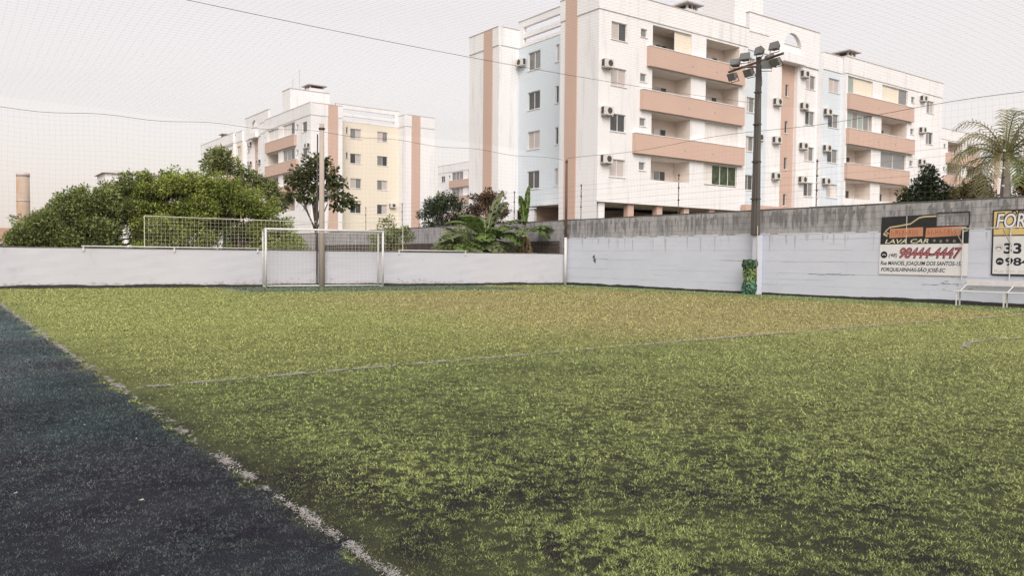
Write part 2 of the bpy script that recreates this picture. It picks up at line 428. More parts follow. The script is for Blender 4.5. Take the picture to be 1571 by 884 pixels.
def plinth(F, s0, s1, parent, hmin=0.09, hmax=0.16):
    p = MB(); s = s0; h = 0.12
    while s < s1-0.01:
        e = min(s+random.uniform(0.05, 0.25), s1); h2 = min(hmax, max(hmin, h+random.uniform(-0.016, 0.016)))
        p.hexa([F(s,-.01,0.002),F(e,-.01,0.002),F(e,-.01,0.03),F(s,-.01,0.03),F(s,h,0.002),F(e,h2,0.002),F(e,h2,0.022),F(s,h,0.022)])
        s = e; h = h2
    return p.build('base_strip', M_plinth, parent)
plinth(BF, 0, BL-0.03, bwall, 0.10, 0.145)
# splashes of grime low on the wall behind the goal
M_grime = mat('grime', (0.30,0.27,0.26), 0.95, (0.5,0.47,0.47), 5.0)
def grime_patch(F, s0, s1, z0, parent, n=40, zmax=0.25):
    p = MB()
    for i in range(n):
        s = random.uniform(s0, s1); z = z0+abs(random.gauss(0, zmax*0.4)); r = random.uniform(0.01, 0.05)
        q = [F(s+r*1.8*math.cos(a), z+r*0.6*math.sin(a), 0.009+0.0004*i/n) for a in (0.2, 1.5, 2.8, 4.3)]
        p.quad(*q)
    return p.build('grime_stain', M_grime, parent)
grime_patch(BF, BL-16.5, BL-7.0, 0.12, bwall, 110, 0.28); grime_patch(BF, 4, BL-.3, 0.13, bwall, 420, 0.09)

# white rail pipe along the wall top, in two runs
def bw_at(x): return (x-BW0.x)/(BW1.x-BW0.x)*BL
def rail(x0, x1, label, n):
    t = thing('top_rail', BF(bw_at(x0), WH, 0), label, 'rail', 'white rails on the low wall')
    r = MB(); r.tube([BF(bw_at(x0), WH+0.07, 0.06), BF(bw_at(x1), WH+0.07, 0.06)], 0.022, 8); r.build('pipe', M_whitesteel, t, True)
    for i in range(n):
        s = bw_at(x0+(x1-x0)*(i+0.02)/(n-1+0.04)); b = MB()
        b.fbox(BF, s-0.03, s+0.03, WH-0.12, WH+0.06, 0.012, 0.05); b.build('bracket', M_whitesteel, t)
rail(4.6, 11.0, 'long white steel rail along the low wall top left of the goal', 3)
rail(16.9, 20.2, 'short white steel rail along the low wall top right of the goal', 2)

# ball-stop fence of pale wire standing just behind the low wall
fence = thing('wire_fence', BF(bw_at(6.9), 0, -0.5), 'pale wire mesh fence panel above the low wall behind the goal', 'fence')
f = MB(); fs0, fs1, fz0, fz1 = bw_at(6.75), bw_at(17.3), WH-0.1, 2.85
f.tube([BF(fs0,fz0,-.5), BF(fs0,fz1,-.5)], 0.016, 6); f.build('post', M_wirefence, fence)
f = MB(); f.tube([BF(fs1,fz0,-.5), BF(fs1,fz1,-.5)], 0.016, 6); f.build('post', M_wirefence, fence)
f = MB(); f.tube([BF(fs0,fz1,-.5), BF((fs0+fs1)/2,fz1-0.05,-.5), BF(fs1,fz1,-.5)], 0.014, 6); f.build('top_wire', M_wirefence, fence)
f = MB(); i = 0; s = fs0
while s < fs1:
    f.tube([BF(s+random.uniform(-.02,.02),fz0,-.5), BF(s+random.uniform(-.02,.02),fz1-0.02,-.5)], 0.0034, 3, False); s += 0.155
z = fz0
while z < fz1:
    f.tube([BF(fs0+(fs1-fs0)*k/14, z+random.uniform(-.014,.014), -.5) for k in range(15)], 0.0034, 3, False); z += 0.15
f.build('mesh_panel', M_wirefence, fence)

# ------------------------------------------------------------------ right wall
WX, RH = 25.5, 3.22
rwall = thing('boundary_wall', (WX, 10, 0), 'tall block wall on the right, white below and raw grey blocks above', 'wall')
def RF(s, z, d): return (WX-d, s, z)          # s = y, d towards the pitch
core = MB(); core.box(WX+0.012, WX+0.19, -6, 80, 0, RH-0.02); core.build('wall_core', M_mortar, rwall)
bk = MB(); bk.box(WX-0.0035, WX+0.0115, -6, 30.19, 0, 2.279); bk.build('paint_coat', M_courses, rwall)
zs = [0.0, 0.40, 0.84, 1.27, 1.69, 2.08, 2.28]
for a, b in zip(zs, zs[1:]):
    m = MB(); s = -6.0
    while s < 30.2:
        e = min(s+random.choice((2.0, 2.8, 3.4)), 30.2)
        dd = random.uniform(-0.003, 0.004)
        za = a+0.004+random.uniform(0, .004); zb = b-0.003-random.uniform(0, 0.005)
        m.fbox(RF, s+0.002, e-0.002, za, zb, 0.0036, 0.0085+dd)
        s = e
    m.build('painted_course', M_courses, rwall)
# ragged lower edge of the unpainted band
m = MB(); s = -6.0
while s < 30.1:
    e = s+random.uniform(0.1, 0.5)
    if random.random() < 0.7: m.fbox(RF, s, min(e, 30.1), 2.27, 2.28+random.uniform(0.01, 0.06), -0.008, 0.0185)
    s = e
m.build('paint_edge', M_courses, rwall)
# raw blocks of the top band, one mesh shared by all
bh, bl = 0.229, 0.46
bm_ = MB(); bm_.box(-0.008, 0.02, -bl/2+0.004, bl/2-0.004, -bh/2+0.004, bh/2-0.004)
blk0 = bm_.build('block', M_block, None); bmesh_data = blk0.data; bpy.data.objects.remove(blk0)
for r in range(4):
    s = 8.6 + (0.23 if r % 2 else 0)
    while s < 30.1:
        o = bpy.data.objects.new('block', bmesh_data); col.objects.link(o); o.parent = rwall
        o.location = Vector((WX+random.uniform(-0.004, 0.004), s, 2.285+bh*(r+0.5))) - rwall.location
        o.rotation_euler = (random.uniform(-.004,.004), 0, random.uniform(-.006,.006))
        s += bl
m = MB()     # the rest of the grey wall past the corner
for r in range(14):
    s = 30.45 + (0.23 if r % 2 else 0)
    while s < 66:
        m.box(WX-0.006+random.uniform(-.004,.004), WX+0.02, s-bl/2+.005, s+bl/2-.005, bh*r+.005, bh*(r+1)-.005); s += bl
o = m.build('block_run', M_block, rwall); o['kind'] = 'stuff'
m = MB(); s = -6.0
while s < 79:
    e = s+random.uniform(0.5, 1.4); m.box(WX-0.02, WX+0.21, s, e, RH-0.02, RH+random.uniform(0.012, 0.03)); s = e
m.build('wall_cap', M_cap, rwall)
plinth(RF, -6, 30.18, rwall, 0.08, 0.135)
grime_patch(RF, 10.9, 12.2, 0.15, rwall, 30, 0.9)
M_joint = mat('paint_joint', (0.27,0.27,0.30), 0.95, (0.45,0.45,0.48), 3.0)
for zj in (0.40, 0.62, 0.84, 1.05, 1.27, 1.48, 1.69, 1.9, 2.08):
    m = MB(); s = 2.0; strong = 0.55 if zj in (0.40, 0.84, 1.27, 1.69) else 0.22
    while s < 30:
        L_ = random.uniform(0.3, 1.6)
        if random.random() < strong:
            w = random.uniform(0.003, 0.009); za = zj+random.uniform(-.006, .006); zb = zj+random.uniform(-.006, .006); e = min(s+L_, 30.1)
            m.quad(RF(s,za-w*.2,.0128), RF(e,zb-w*.5,.0128), RF(e,zb+w*.5,.0128), RF(s,za+w*.2,.0128))
        s += L_
    m.build('joint_line', M_joint, rwall)
M_drip = mat('drip_stain', (0.13,0.13,0.14), 0.95, (0.24,0.235,0.25), 6.0)
M_drip2 = mat('faint_drip_stain', (0.36,0.36,0.39), 0.95, (0.46,0.46,0.50), 6.0)
for mt_, n_, zlo, ztop, nm in ((M_drip, 260, 0.75, 3.2, 'drip_stain'), (M_drip2, 45, 0.7, 2.30, 'faint_drip')):
    m = MB()
    for i in range(n_):
        y_ = random.uniform(4, 30) if random.random() < .6 else random.choice((12.0, 15.4, 17.3, 21.8, 25.6, 28.0))+random.gauss(0, .5)
        if y_ > 29.9: continue
        L_ = random.uniform(.1, zlo); w = random.uniform(.008, .05); z1 = ztop-random.uniform(0, .25 if ztop > 3 else .1); d_ = .0252+i*.00001 if ztop > 3 else .0131+i*.00001
        if ztop > 3: L_ = min(L_, z1-2.36)
        x1 = random.uniform(-.02, .02)
        m.quad(RF(y_-w, z1, d_), RF(y_+w, z1-random.uniform(0, .05), d_), RF(y_+x1+w*.25, z1-L_, d_), RF(y_+x1-w*.25, z1-L_*.9, d_))
    m.build(nm, mt_, rwall)
# cracks in the white paint
M_crack = mat('crack', (0.10,0.10,0.11), 0.95)
for (s0, s1, z) in ((14.9, 16.6, 0.83), (15.4, 15.9, 0.87), (19.5, 20.6, 1.27), (27.2, 28.0, 1.3), (11.5, 12.6, 0.62)):
    m = MB(); s = s0; zz = z
    while s < s1:
        e = s+0.08; z2 = zz+random.uniform(-.012, .012); w = random.uniform(0.003, 0.014)
        m.quad(RF(s,zz-w/2,.0125), RF(e,z2-w/2,.0125), RF(e,z2+w/2,.0125), RF(s,zz+w/2,.0125)); s = e; zz = z2
    m.build('crack', M_crack, rwall)
m = MB()        # dark bird-shaped stain on the wall near the corner
zc, yc = 1.28, 28.1
m.quad(RF(yc+.16,zc+.10,.013), RF(yc+.02,zc+.02,.013), RF(yc-.03,zc+.18,.013), RF(yc+.04,zc+.22,.013))
m.quad(RF(yc+.10,zc-.05,.0135), RF(yc-.06,zc-.22,.0135), RF(yc-.10,zc-.02,.0135), RF(yc+.0,zc+.10,.0135))
m.build('dark_stain', M_crack, rwall)
# mid grey neighbour wall far behind the low wall, brick courses stand in for the dirt and shade at its foot
nb = thing('shaded_brick_footing', (24.9, 40, 0), 'dark brick courses standing for dirt and shade at the foot of the grey wall behind the banana plants', 'wall')
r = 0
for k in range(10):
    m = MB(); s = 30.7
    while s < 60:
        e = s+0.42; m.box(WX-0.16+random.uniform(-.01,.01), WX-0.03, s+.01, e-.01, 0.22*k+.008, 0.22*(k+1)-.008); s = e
    m.build('shaded_brick_course', M_brickshade, nb)

# ------------------------------------------------------------------ apartment blocks (one design, set four times)
FL = [5.6, 8.6, 11.6, 14.6]           # floor levels
ZC, ZP = 17.54, 18.92                 # cornice and parapet top

def facade(mb, F, s0, s1, z0, z1, ops, d=0.0):
    """wall sheet with rectangular openings; each op = (s0, s1, z0, z1, depth): reveals and, when deep, a back"""
    ss = sorted({s0, s1, *[o[0] for o in ops], *[o[1] for o in ops]}); zz = sorted({z0, z1, *[o[2] for o in ops], *[o[3] for o in ops]})
    for a, b in zip(ss, ss[1:]):
        for c, e in zip(zz, zz[1:]):
            ms, mz = (a+b)/2, (c+e)/2
            if any(o[0] < ms < o[1] and o[2] < mz < o[3] for o in ops): continue
            mb.quad(F(a,c,d), F(b,c,d), F(b,e,d), F(a,e,d))
    for (a, b, c, e, dep) in ops:
        mb.quad(F(a,c,d), F(a,c,d-dep), F(a,e,d-dep), F(a,e,d)); mb.quad(F(b,c,d), F(b,c,d-dep), F(b,e,d-dep), F(b,e,d))
        mb.quad(F(a,c,d), F(b,c,d), F(b,c,d-dep), F(a,c,d-dep)); mb.quad(F(a,e,d), F(b,e,d), F(b,e,d-dep), F(a,e,d-dep))

PANE = {'d': M_glass, 'g': M_glass2, 'l': M_shutter, 'b': M_blind, 'c': M_curtain, 'v': M_greenglass, 'p': mat('plants_behind_glass', (0.02,0.028,0.022), 0.3, (0.075,0.11,0.045), 3.0, (1,1,1), 0.3)}
def window(root, F, s0, s1, z0, z1, state='ld', d=-0.10, sill=True):
    """sliding window: frame with one child pane per letter of state"""
    f = MB(); t = 0.045
    f.fbox(F, s0, s1, z0, z0+t, d-.03, d+.03); f.fbox(F, s0, s1, z1-t, z1, d-.03, d+.03)
    f.fbox(F, s0, s0+t, z0+t, z1-t, d-.03, d+.03); f.fbox(F, s1-t, s1, z0+t, z1-t, d-.03, d+.03)
    n = len(state); w = (s1-s0-2*t)/n
    for i in range(1, n):
        f.fbox(F, s0+t+w*i-.02, s0+t+w*i+.02, z0+t, z1-t, d-.026, d+.026)
    if sill: f.fbox(F, s0-.06, s1+.06, z0-.05, z0-.002, d, 0.05)
    o = f.build('window', M_frame, root)
    for i, k in enumerate(state):
        p = MB(); dd = d-0.012-0.012*(i % 2)
        p.fbox(F, s0+t+w*i, s0+t+w*(i+1), z0+t, z1-t, dd-.006, dd)
        p.build('pane', PANE[k], o)
    return o

def aircon(root, F, s, z, w=0.82, h=0.56, dep=0.34):
    b = MB(); b.fbox(F, s-w/2, s+w/2, z-h/2, z+h/2, 0.06, 0.06+dep)
    o = b.build('air_conditioner', M_ac, root, bevel=0.02)
    g = MB(); cc = s+0.08; n = 14
    ring = [F(cc+0.21*math.cos(2*math.pi*k/n), z+0.21*math.sin(2*math.pi*k/n), 0.064+dep) for k in range(n)]
    mid = F(cc, z, 0.066+dep)
    for k in range(n): g.tri(mid, ring[k], ring[(k+1) % n])
    g.build('fan_grille', M_fan, o)
    for e in (s-w/2+.06, s+w/2-.11):
        g = MB(); g.fbox(F, e, e+.05, z-h/2-.07, z-h/2-.002, 0.0, dep+.06); g.build('bracket', M_coping, o)
    g = MB(); g.fbox(F, s-w/2-.004, s-w/2-.001, z-h/2+.06, z+h/2-.06, 0.1, dep); g.build('side_vent', M_fan, o)

def vent(root, P, u0, u1, v0, v1, z0, z1):
    """roof vent box with dark slots under an overhanging slab"""
    b = MB(); F = lambda s, z, d: P(s, d, z)
    b.fbox(F, u0, u1, z0, z1, v0, v1); o = b.build('roof_vent', M_white, root)
    h = MB(); h.fbox(F, u0-.35, u1+.35, z1+.32, z1+.42, v0-.35, v1+.35); h.build('vent_cap', M_coping, o)
    k = MB()
    for (a, c) in ((u0, v0), (u1-.15, v0), (u0, v1-.15), (u1-.15, v1-.15), ((u0+u1)/2-.08, v0)):
        k.fbox(F, a, a+.15, z1, z1+.32, c, c+.15)
    k.build('vent_post', M_coping, o)
    q = MB(); q.fbox(F, u0+.2, u1-.2, z1, z1+.3, v0+.2, v1-.2); q.build('vent_void', M_fan, o)

def apartment(P, label, accent, c):
    root = thing('apartment_building', P(0, 0, 0), label, 'building', 'apartment blocks of one estate')
    LF = lambda v: (lambda s, z, d: P(s, v-d, z))      # long side facades
    GF = lambda u: (lambda s, z, d: P(u-d, s, z))      # gable facades
    EX = c.get('extra', 0.0)               # some blocks have a slightly wider gable
    ULEN, VLEN, REC, E1 = 45.75, 15.3+EX, 1.88, 11.2+EX
    umax = c.get('umax', 99); full = c.get('full', True)
    wood = M_salmon
    # ---- long side sections: (s0, s1, v, material)
    secs = [(0, 15.25, 0.0, M_white, 'end_l'), (15.25, 18.3, 0.4, M_blue if accent is M_blue else M_white, 'mid'), (18.3, 20.85, 0.9, M_white, 'mid'),
            (20.85, 23.0, 1.2, M_salmon, 'stair'), (23.0, 25.85, 0.9, M_white, 'mid'), (25.85, 28.75, 0.4, M_blue if accent is M_blue else M_cream, 'mid'), (28.75, ULEN, 0.0, M_white, 'end_r')]
    wins = []          # (facade v, s0, s1, z0, z1, state)
    acs = []
    stl = c.get('states', ['ld', 'll', 'dd', 'll'])
    bays = {'end_l': [(4.95, 8.9), (10.5, 14.25)], 'end_r': [(29.0, 33.0), (34.6, 39.1)]}
    for (s0, s1, v, mt, kind) in secs:
        F = LF(v); ops = []
        zb = 5.07 if kind == 'end_l' else 2.2
        def win(a, b, z0, z1, st): ops.append((a, b, z0, z1, 0.16)); wins.append((F, a, b, z0, z1, st))
        for fi, f in enumerate(FL):
            r = 3-fi                                        # 0 = top floor
            if kind in bays:
                wl, wr = ((1.1, 2.5), (3.8, 4.4)) if kind == 'end_l' else ((42.7, 44.1), (39.75, 40.4))
                win(*wl, f+1.17, f+2.33, stl[r] if kind == 'end_l' else ['gl', 'gd', 'gd', 'dd'][r])
                win(*wr, f+1.78, f+2.33, 'g')
                for (a, b) in bays[kind]:
                    ops.append((a, b, f+(1.2 if fi == 0 else 0.0), f+2.76, 1.5))
            elif kind == 'stair':
                if s0 <= umax: win(s0+0.95, s0+1.4, f+0.24, f+1.24, 'd')
            else:
                if abs(s0-15.25) < .1: win(15.5, 16.75, f+1.17, f+2.33, ['ll', 'lg', 'lg', 'dd'][r])
                elif abs(s0-23.0) < .1: win(24.2, 25.55, f+1.17, f+2.33, ['lg', 'dg', 'lg', 'dg'][r])
                elif abs(s0-25.85) < .1: win(26.75, 28.35, f+1.17, f+2.33, ['ll', 'dg', 'dg', 'lc'][r])
        m = MB(); facade(m, F, s0, s1, zb, ZC, ops)
        # back of the loggias
        for (a, b, z0, z1, dep) in ops:
            pass
        m.build('wall', mt, root)
        lb = [o for o in ops if o[4] > 1]
        if lb:
            m = MB()
            for (a, b, z0, z1, dep) in lb:
                m.quad(F(a,z0,-dep+.004), F(b,z0,-dep+.004), F(b,z1,-dep+.004), F(a,z1,-dep+.004))
                m.quad(F(a+.004,z0,-.02), F(a+.004,z0,-dep), F(a+.004,z1,-dep), F(a+.004,z1,-.02)); m.quad(F(b-.004,z0,-.02), F(b-.004,z0,-dep), F(b-.004,z1,-dep), F(b-.004,z1,-.02))
                m.quad(F(a,z1-.004,-.02), F(b,z1-.004,-.02), F(b,z1-.004,-dep), F(a,z1-.004,-dep))
            m.build('loggia_lining', M_loggia, root)
    # returns between sections at different depth
    m = MB()
    prev = None
    for (s0, s1, v, mt, kind) in secs:
        if prev is not None and abs(prev-v) > .01:
            m.quad(P(s0, prev, 2.2), P(s0, v, 2.2), P(s0, v, ZC), P(s0, prev, ZC))
        prev = v
    m.build('wall_return', M_white, root)
    for (F, a, b, z0, z1, st) in wins:
        if a < umax and (full or z0 > c.get('zmin', 0)): window(root, F, a, b, z0, z1, st)
    # ---- balconies
    F = LF(0)
    left_e = {1: (3.15, 28.75), 2: (3.8, 28.85), 3: (4.4, 28.9)}
    glaz = c.get('glazing', {})
    for kind, k in (('end_l', 0), ('end_r', 1)):
        if k == 1 and umax < 30: continue
        for fi, f in enumerate(FL):
            e0 = left_e[fi][k] if fi else 0
            e1 = (14.75, 14.65, 14.6)[fi-1] if k == 0 else (39.3, 40.1, 39.8)[fi-1]
            if fi:
                b = MB(); b.fbox(F, e0, e1, f-.13, f+1.2, 0.002, 0.30); o = b.build('balcony_parapet', M_salmon, root)
                b = MB(); b.fbox(F, e0-.02, e1+.02, f+1.202, f+1.25, -.02, 0.33); b.build('coping', M_white, o)
                b = MB()
                for q in (0.42, 0.68): b.fbox(F, e0+(e1-e0)*q, e0+(e1-e0)*q+.09, f+.42, f+.52, 0.301, 0.34)
                b.build('drain_spout', M_coping, o)
            for bi, (a, bb) in enumerate(bays[kind]):
                # doors and windows on the loggia's back wall
                window(root, F, a+0.12, a+0.75, f+.1, f+2.1, 'd', -1.45, False)
                window(root, F, a+1.75, a+3.0, f+.6, f+2.1, random.choice(('ld', 'cd', 'gd')), -1.45, False)
                gz = glaz.get((k, fi, bi))
                if gz:
                    q0, q1, st = gz; window(root, F, a+(bb-a)*q0, a+(bb-a)*q1, f+1.27, f+2.74, st, -0.12, False)
                if k == 0 and fi and random.random() < .5:
                    b = MB(); b.fbox(F, a+2.6, a+3.5, f+1.0, f+1.45, -.9, -.6); b.build('aircon_on_balcony', M_fan, root)
    # ---- air conditioners on the long side
    for (v, s, zz) in ((0, 0.62, (14.05, 10.98, 7.85)), (0.4, 17.1, (10.9,)), (0.9, 20.1, (14.1, 11.05, 8.15)), (0.9, 23.75, (16.85, 14.2, 10.9, 8.1)), (0.4, 26.4, (13.95, 10.9, 8.1)), (0, 41.7, (16.95, 13.95, 10.9))):
        if s < umax:
            for z in zz: aircon(root, LF(v), s, z)
    # ---- parapet with coping, stepping with the wall
    m = MB()
    spans = [(-0.06, 15.31, 0.0), (15.31, 18.3, 0.4), (18.3, 25.85, 0.9), (25.85, 28.69, 0.4), (28.69, ULEN+.06, 0.0)]
    for (a, b, v) in spans:
        m.fbox(LF(v), a, b, ZC, ZP, -.2, 0.06)
        cp = MB(); cp.fbox(LF(v), a, b, ZP+.002, ZP+.05, -.24, 0.09); cp.build('parapet_coping', M_coping, root)
    gs = [(0.2, 3.9, 0.0), (3.9, E1, REC), (E1, VLEN, 0.0)]
    for (a, b, u) in gs:
        if u == 0:
            m.fbox(GF(u), a, b, ZC, ZP, -.2, 0.06); cp = MB(); cp.fbox(GF(u), a+.05, b, ZP+.002, ZP+.05, -.24, 0.09); cp.build('parapet_coping', M_coping, root)
    m.fbox(LF(E1), 0.14, REC+.3, ZC, ZP, -.2, 0.06); cp = MB(); cp.fbox(LF(E1), 0.26, REC+.3, ZP+.003, ZP+.05, -.24, 0.09); cp.build('parapet_coping', M_coping, root)
    m.fbox(LF(VLEN), 0, ULEN, ZC, ZP, 0, 0.2); m.fbox(GF(ULEN), 0.2, VLEN-.2, ZC, ZP, 0, 0.2)
    m.build('parapet', M_white, root)
    m = MB()        # roof slab and plain hidden sides
    m.quad(P(0,0,ZC+.01), P(ULEN,0,ZC+.01), P(ULEN,VLEN,ZC+.01), P(0,VLEN,ZC+.01)) if False else None
    m.quad(P(0.05,0.05,ZC+.02), P(15.2,0.05,ZC+.02), P(15.2,3.85,ZC+.02), P(0.05,3.85,ZC+.02))
    m.quad(P(REC+.05,3.85,ZC+.02), P(ULEN-.05,3.85,ZC+.02), P(ULEN-.05,VLEN-.05,ZC+.02), P(REC+.05,VLEN-.05,ZC+.02))
    m.quad(P(15.2,1.6,ZC+.02), P(ULEN-.05,1.6,ZC+.02), P(ULEN-.05,3.85,ZC+.02), P(15.2,3.85,ZC+.02))
    m.quad(P(28.8,0.05,ZC+.02), P(ULEN-.05,0.05,ZC+.02), P(ULEN-.05,1.6,ZC+.02), P(28.8,1.6,ZC+.02))
    m.build('roof', M_roofslab, root)
    m = MB(); m.quad(P(ULEN,0,0), P(ULEN,VLEN,0), P(ULEN,VLEN,ZC), P(ULEN,0,ZC)); m.quad(P(0,VLEN,0), P(ULEN,VLEN,0), P(ULEN,VLEN,ZC), P(0,VLEN,ZC))
    m.build('wall', M_white, root)
    # ---- arched parapet wall over the stairs
    if umax > 16:
        F = LF(0.79); m = MB(); a0, a1, az = 20.9, 23.3, 18.75; top = 20.6; th = -.32; n = 14; cs = (a0+a1)/2; rr = (a1-a0)/2
        for (d, ) in ((0.0,), (th,)):
            m.quad(F(16.4,ZC,d), F(a0,ZC,d), F(a0,top,d), F(16.4,top,d)); m.quad(F(a1,ZC,d), F(25.86,ZC,d), F(25.86,top,d), F(a1,top,d))
            m.quad(F(a0,ZC,d), F(a1,ZC,d), F(a1,az,d), F(a0,az,d))
            for k in range(n):
                t0, t1 = math.pi*k/n, math.pi*(k+1)/n
                m.quad(F(cs-rr*math.cos(t0), az+rr*math.sin(t0), d), F(cs-rr*math.cos(t1), az+rr*math.sin(t1), d), F(cs-rr*math.cos(t1), top, d), F(cs-rr*math.cos(t0), top, d))
        for k in range(n):
            t0, t1 = math.pi*k/n, math.pi*(k+1)/n
            m.quad(F(cs-rr*math.cos(t0), az+rr*math.sin(t0), 0), F(cs-rr*math.cos(t1), az+rr*math.sin(t1), 0), F(cs-rr*math.cos(t1), az+rr*math.sin(t1), th), F(cs-rr*math.cos(t0), az+rr*math.sin(t0), th))
        m.quad(F(a0,az,0), F(a1,az,0), F(a1,az,th), F(a0,az,th)); m.quad(F(16.4,top,0), F(25.86,top,0), F(25.86,top,th), F(16.4,top,th))
        m.quad(F(16.4,ZC,0), F(16.4,ZC,th), F(16.4,top,th), F(16.4,top,0)); m.quad(F(25.86,ZC,0), F(25.86,ZC,th), F(25.86,top,th), F(25.86,top,0))
        o = m.build('arched_parapet', M_white, root)
        k = MB(); k.fbox(F, 16.35, 25.9, top+.002, top+.05, th-.03, 0.04); k.build('coping', M_coping, o)
        m = MB(); m.fbox(LF(0.9), 20.4, 23.4, ZC-.12, 18.15, -.2, 0.55); m.build('stair_canopy', M_white, root)
    # ---- gable: corner blocks with salmon stripes, recessed coloured face between
    zb = 5.07
    m = MB(); G = GF(0); facade(m, G, 0, 2.1, zb-2.9, ZC, []); facade(m, G, 3.3, 3.9, zb-2.9, ZC, []); facade(m, G, E1, 12.0+EX, 0, ZC, []); facade(m, G, 13.2+EX, VLEN, 0, ZC, [])
    m.quad(P(0,3.9,0), P(REC,3.9,0), P(REC,3.9,ZC), P(0,3.9,ZC)); m.quad(P(0,E1,0), P(REC,E1,0), P(REC,E1,ZC), P(0,E1,ZC))
    m.build('wall', M_white, root)
    for (a, b) in ((2.1, 3.3), (12.0+EX, 13.2+EX)):
        m = MB(); m.fbox(G, a+.003, b-.003, 0, ZP-.02, -.03, 0.075); m.build('gable_stripe', M_salmon, root)
    G = GF(REC); ops = []; gw = c['gable']
    for fi, f in enumerate(FL):
        for (a, b, za, zt, sts) in gw: ops.append((a, b, f+za, f+zt, 0.16))
    m = MB(); facade(m, G, 3.9, E1, zb, ZC+.25, ops); m.build('wall', accent, root)
    if c.get('gable_windows', True):
        for fi, f in enumerate(FL):
            for (a, b, za, zt, sts) in gw: window(root, G, a, b, f+za, f+zt, sts[3-fi])
        for (s, z) in c.get('gable_ac', []): aircon(root, G, s, z)
    # pergola of slotted beams over the recess
    m = MB()
    for (z0, z1) in ((ZC+.002, 17.80), (18.20, 18.55), (19.05, 19.54)): m.fbox(G, 3.9, E1, z0, z1, -.25, 0.03)
    m.fbox(G, E1-.6, E1, 17.80, 18.20, -.248, .028); m.fbox(G, E1-.6, E1, 18.55, 19.05, -.248, .028)
    m.fbox(G, 3.9, 4.7, 17.80, 18.20, -.248, .028); m.fbox(G, 3.9, 4.7, 18.55, 19.05, -.248, .028)
    o = m.build('pergola_frame', M_white, root)
    k = MB(); k.fbox(G, 3.85, E1+.05, 19.543, 19.59, -.28, .06); k.build('coping', M_coping, o)
    if c.get('stilts', True):
        # stilts: soffit, columns and shaded rear wall of the car port
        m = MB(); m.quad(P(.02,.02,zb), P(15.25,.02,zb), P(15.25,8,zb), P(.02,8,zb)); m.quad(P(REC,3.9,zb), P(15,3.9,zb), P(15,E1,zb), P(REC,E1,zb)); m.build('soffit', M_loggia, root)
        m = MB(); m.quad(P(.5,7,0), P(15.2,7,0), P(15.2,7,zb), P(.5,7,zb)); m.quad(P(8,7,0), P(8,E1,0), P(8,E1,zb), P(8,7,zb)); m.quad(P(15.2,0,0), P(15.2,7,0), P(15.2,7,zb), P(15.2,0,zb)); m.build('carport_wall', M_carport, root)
        for s in (0.6, 3.3, 6.1, 8.9, 11.7, 14.5):
            m = MB(); F = LF(0.3); m.fbox(F, s-.28, s+.28, 0, zb, -.3, 0.1); m.build('column', M_salmon if s > 1 else M_white, root)
        for s in (5.7, 9.6):
            m = MB(); m.fbox(GF(REC+.2), s-.4, s+.4, 0, zb, -.3, 0.1); m.build('column', M_white, root)
        m = MB(); m.fbox(LF(0), 14.7, 21.5, 3.0, 5.55, 0.1, 0.5); m.build('planter_wall', M_salmon, root)
    else:
        m = MB(); m.quad(P(.0,.03,0), P(15.25,.03,0), P(15.25,.03,zb), P(.0,.03,zb)); m.build('wall', M_white, root)
        m = MB(); m.quad(P(REC,3.9,0), P(REC,E1,0), P(REC,E1,zb), P(REC,3.9,zb)); m.build('wall', accent, root)
    # water tank block and vents on the roof
    if 'tank' in c:
        u0, u1, v0, v1, zt = c['tank']
        m = MB(); F = lambda s, z, d: P(s, d, z); m.fbox(F, u0, u1, ZC, zt, v0, v1); o = m.build('water_tank_block', M_white, root)
        k = MB(); k.fbox(F, u0-.05, u1+.05, zt+.002, zt+.07, v0-.05, v1+.05); k.build('coping', M_coping, o)
    for q in c.get('vents', []): vent(root, P, *q)
    for (u, v, z0, z1) in c.get('masts', []):
        m = MB(); m.tube([P(u,v,z0), P(u,v,z1)], 0.035, 6); m.build('antenna_mast', M_coping, root)
    return root

X0, Y0 = 35.05, 38.5
main = apartment(lambda u, v, z: (X0+u, Y0+v, z), 'large nearest apartment block behind the tall wall, pale blue recess on its gable', M_blue,
    dict(gable=[(8.5, 10.0, 1.0, 2.35, ['gg', 'dd', 'll', 'dd']), (6.3, 6.68, 1.05, 2.3, ['l', 'd', 'd', 'l'])], gable_ac=[(10.62, 16.35)],
         tank=(17.5, 21.2, 3.1, 6.5, 23.6), vents=[(12.2, 13.4, 3.4, 4.6, 17.6, 20.75), (31.6, 32.8, 1.6, 2.8, 17.6, 19.85)],
         states=['ld', 'll', 'dd', 'll'],
         glazing={(0,3,0): (0.58, 1.0, 'bb'), (0,1,1): (0, 1, 'ccc'), (0,0,1): (0, 1, 'cppp'), (1,3,0): (0, 1, 'vbbb'), (1,3,1): (0, 1, 'bbg'), (1,2,0): (0, .9, 'vgvg'), (1,1,1): (0, 1, 'gg')}))
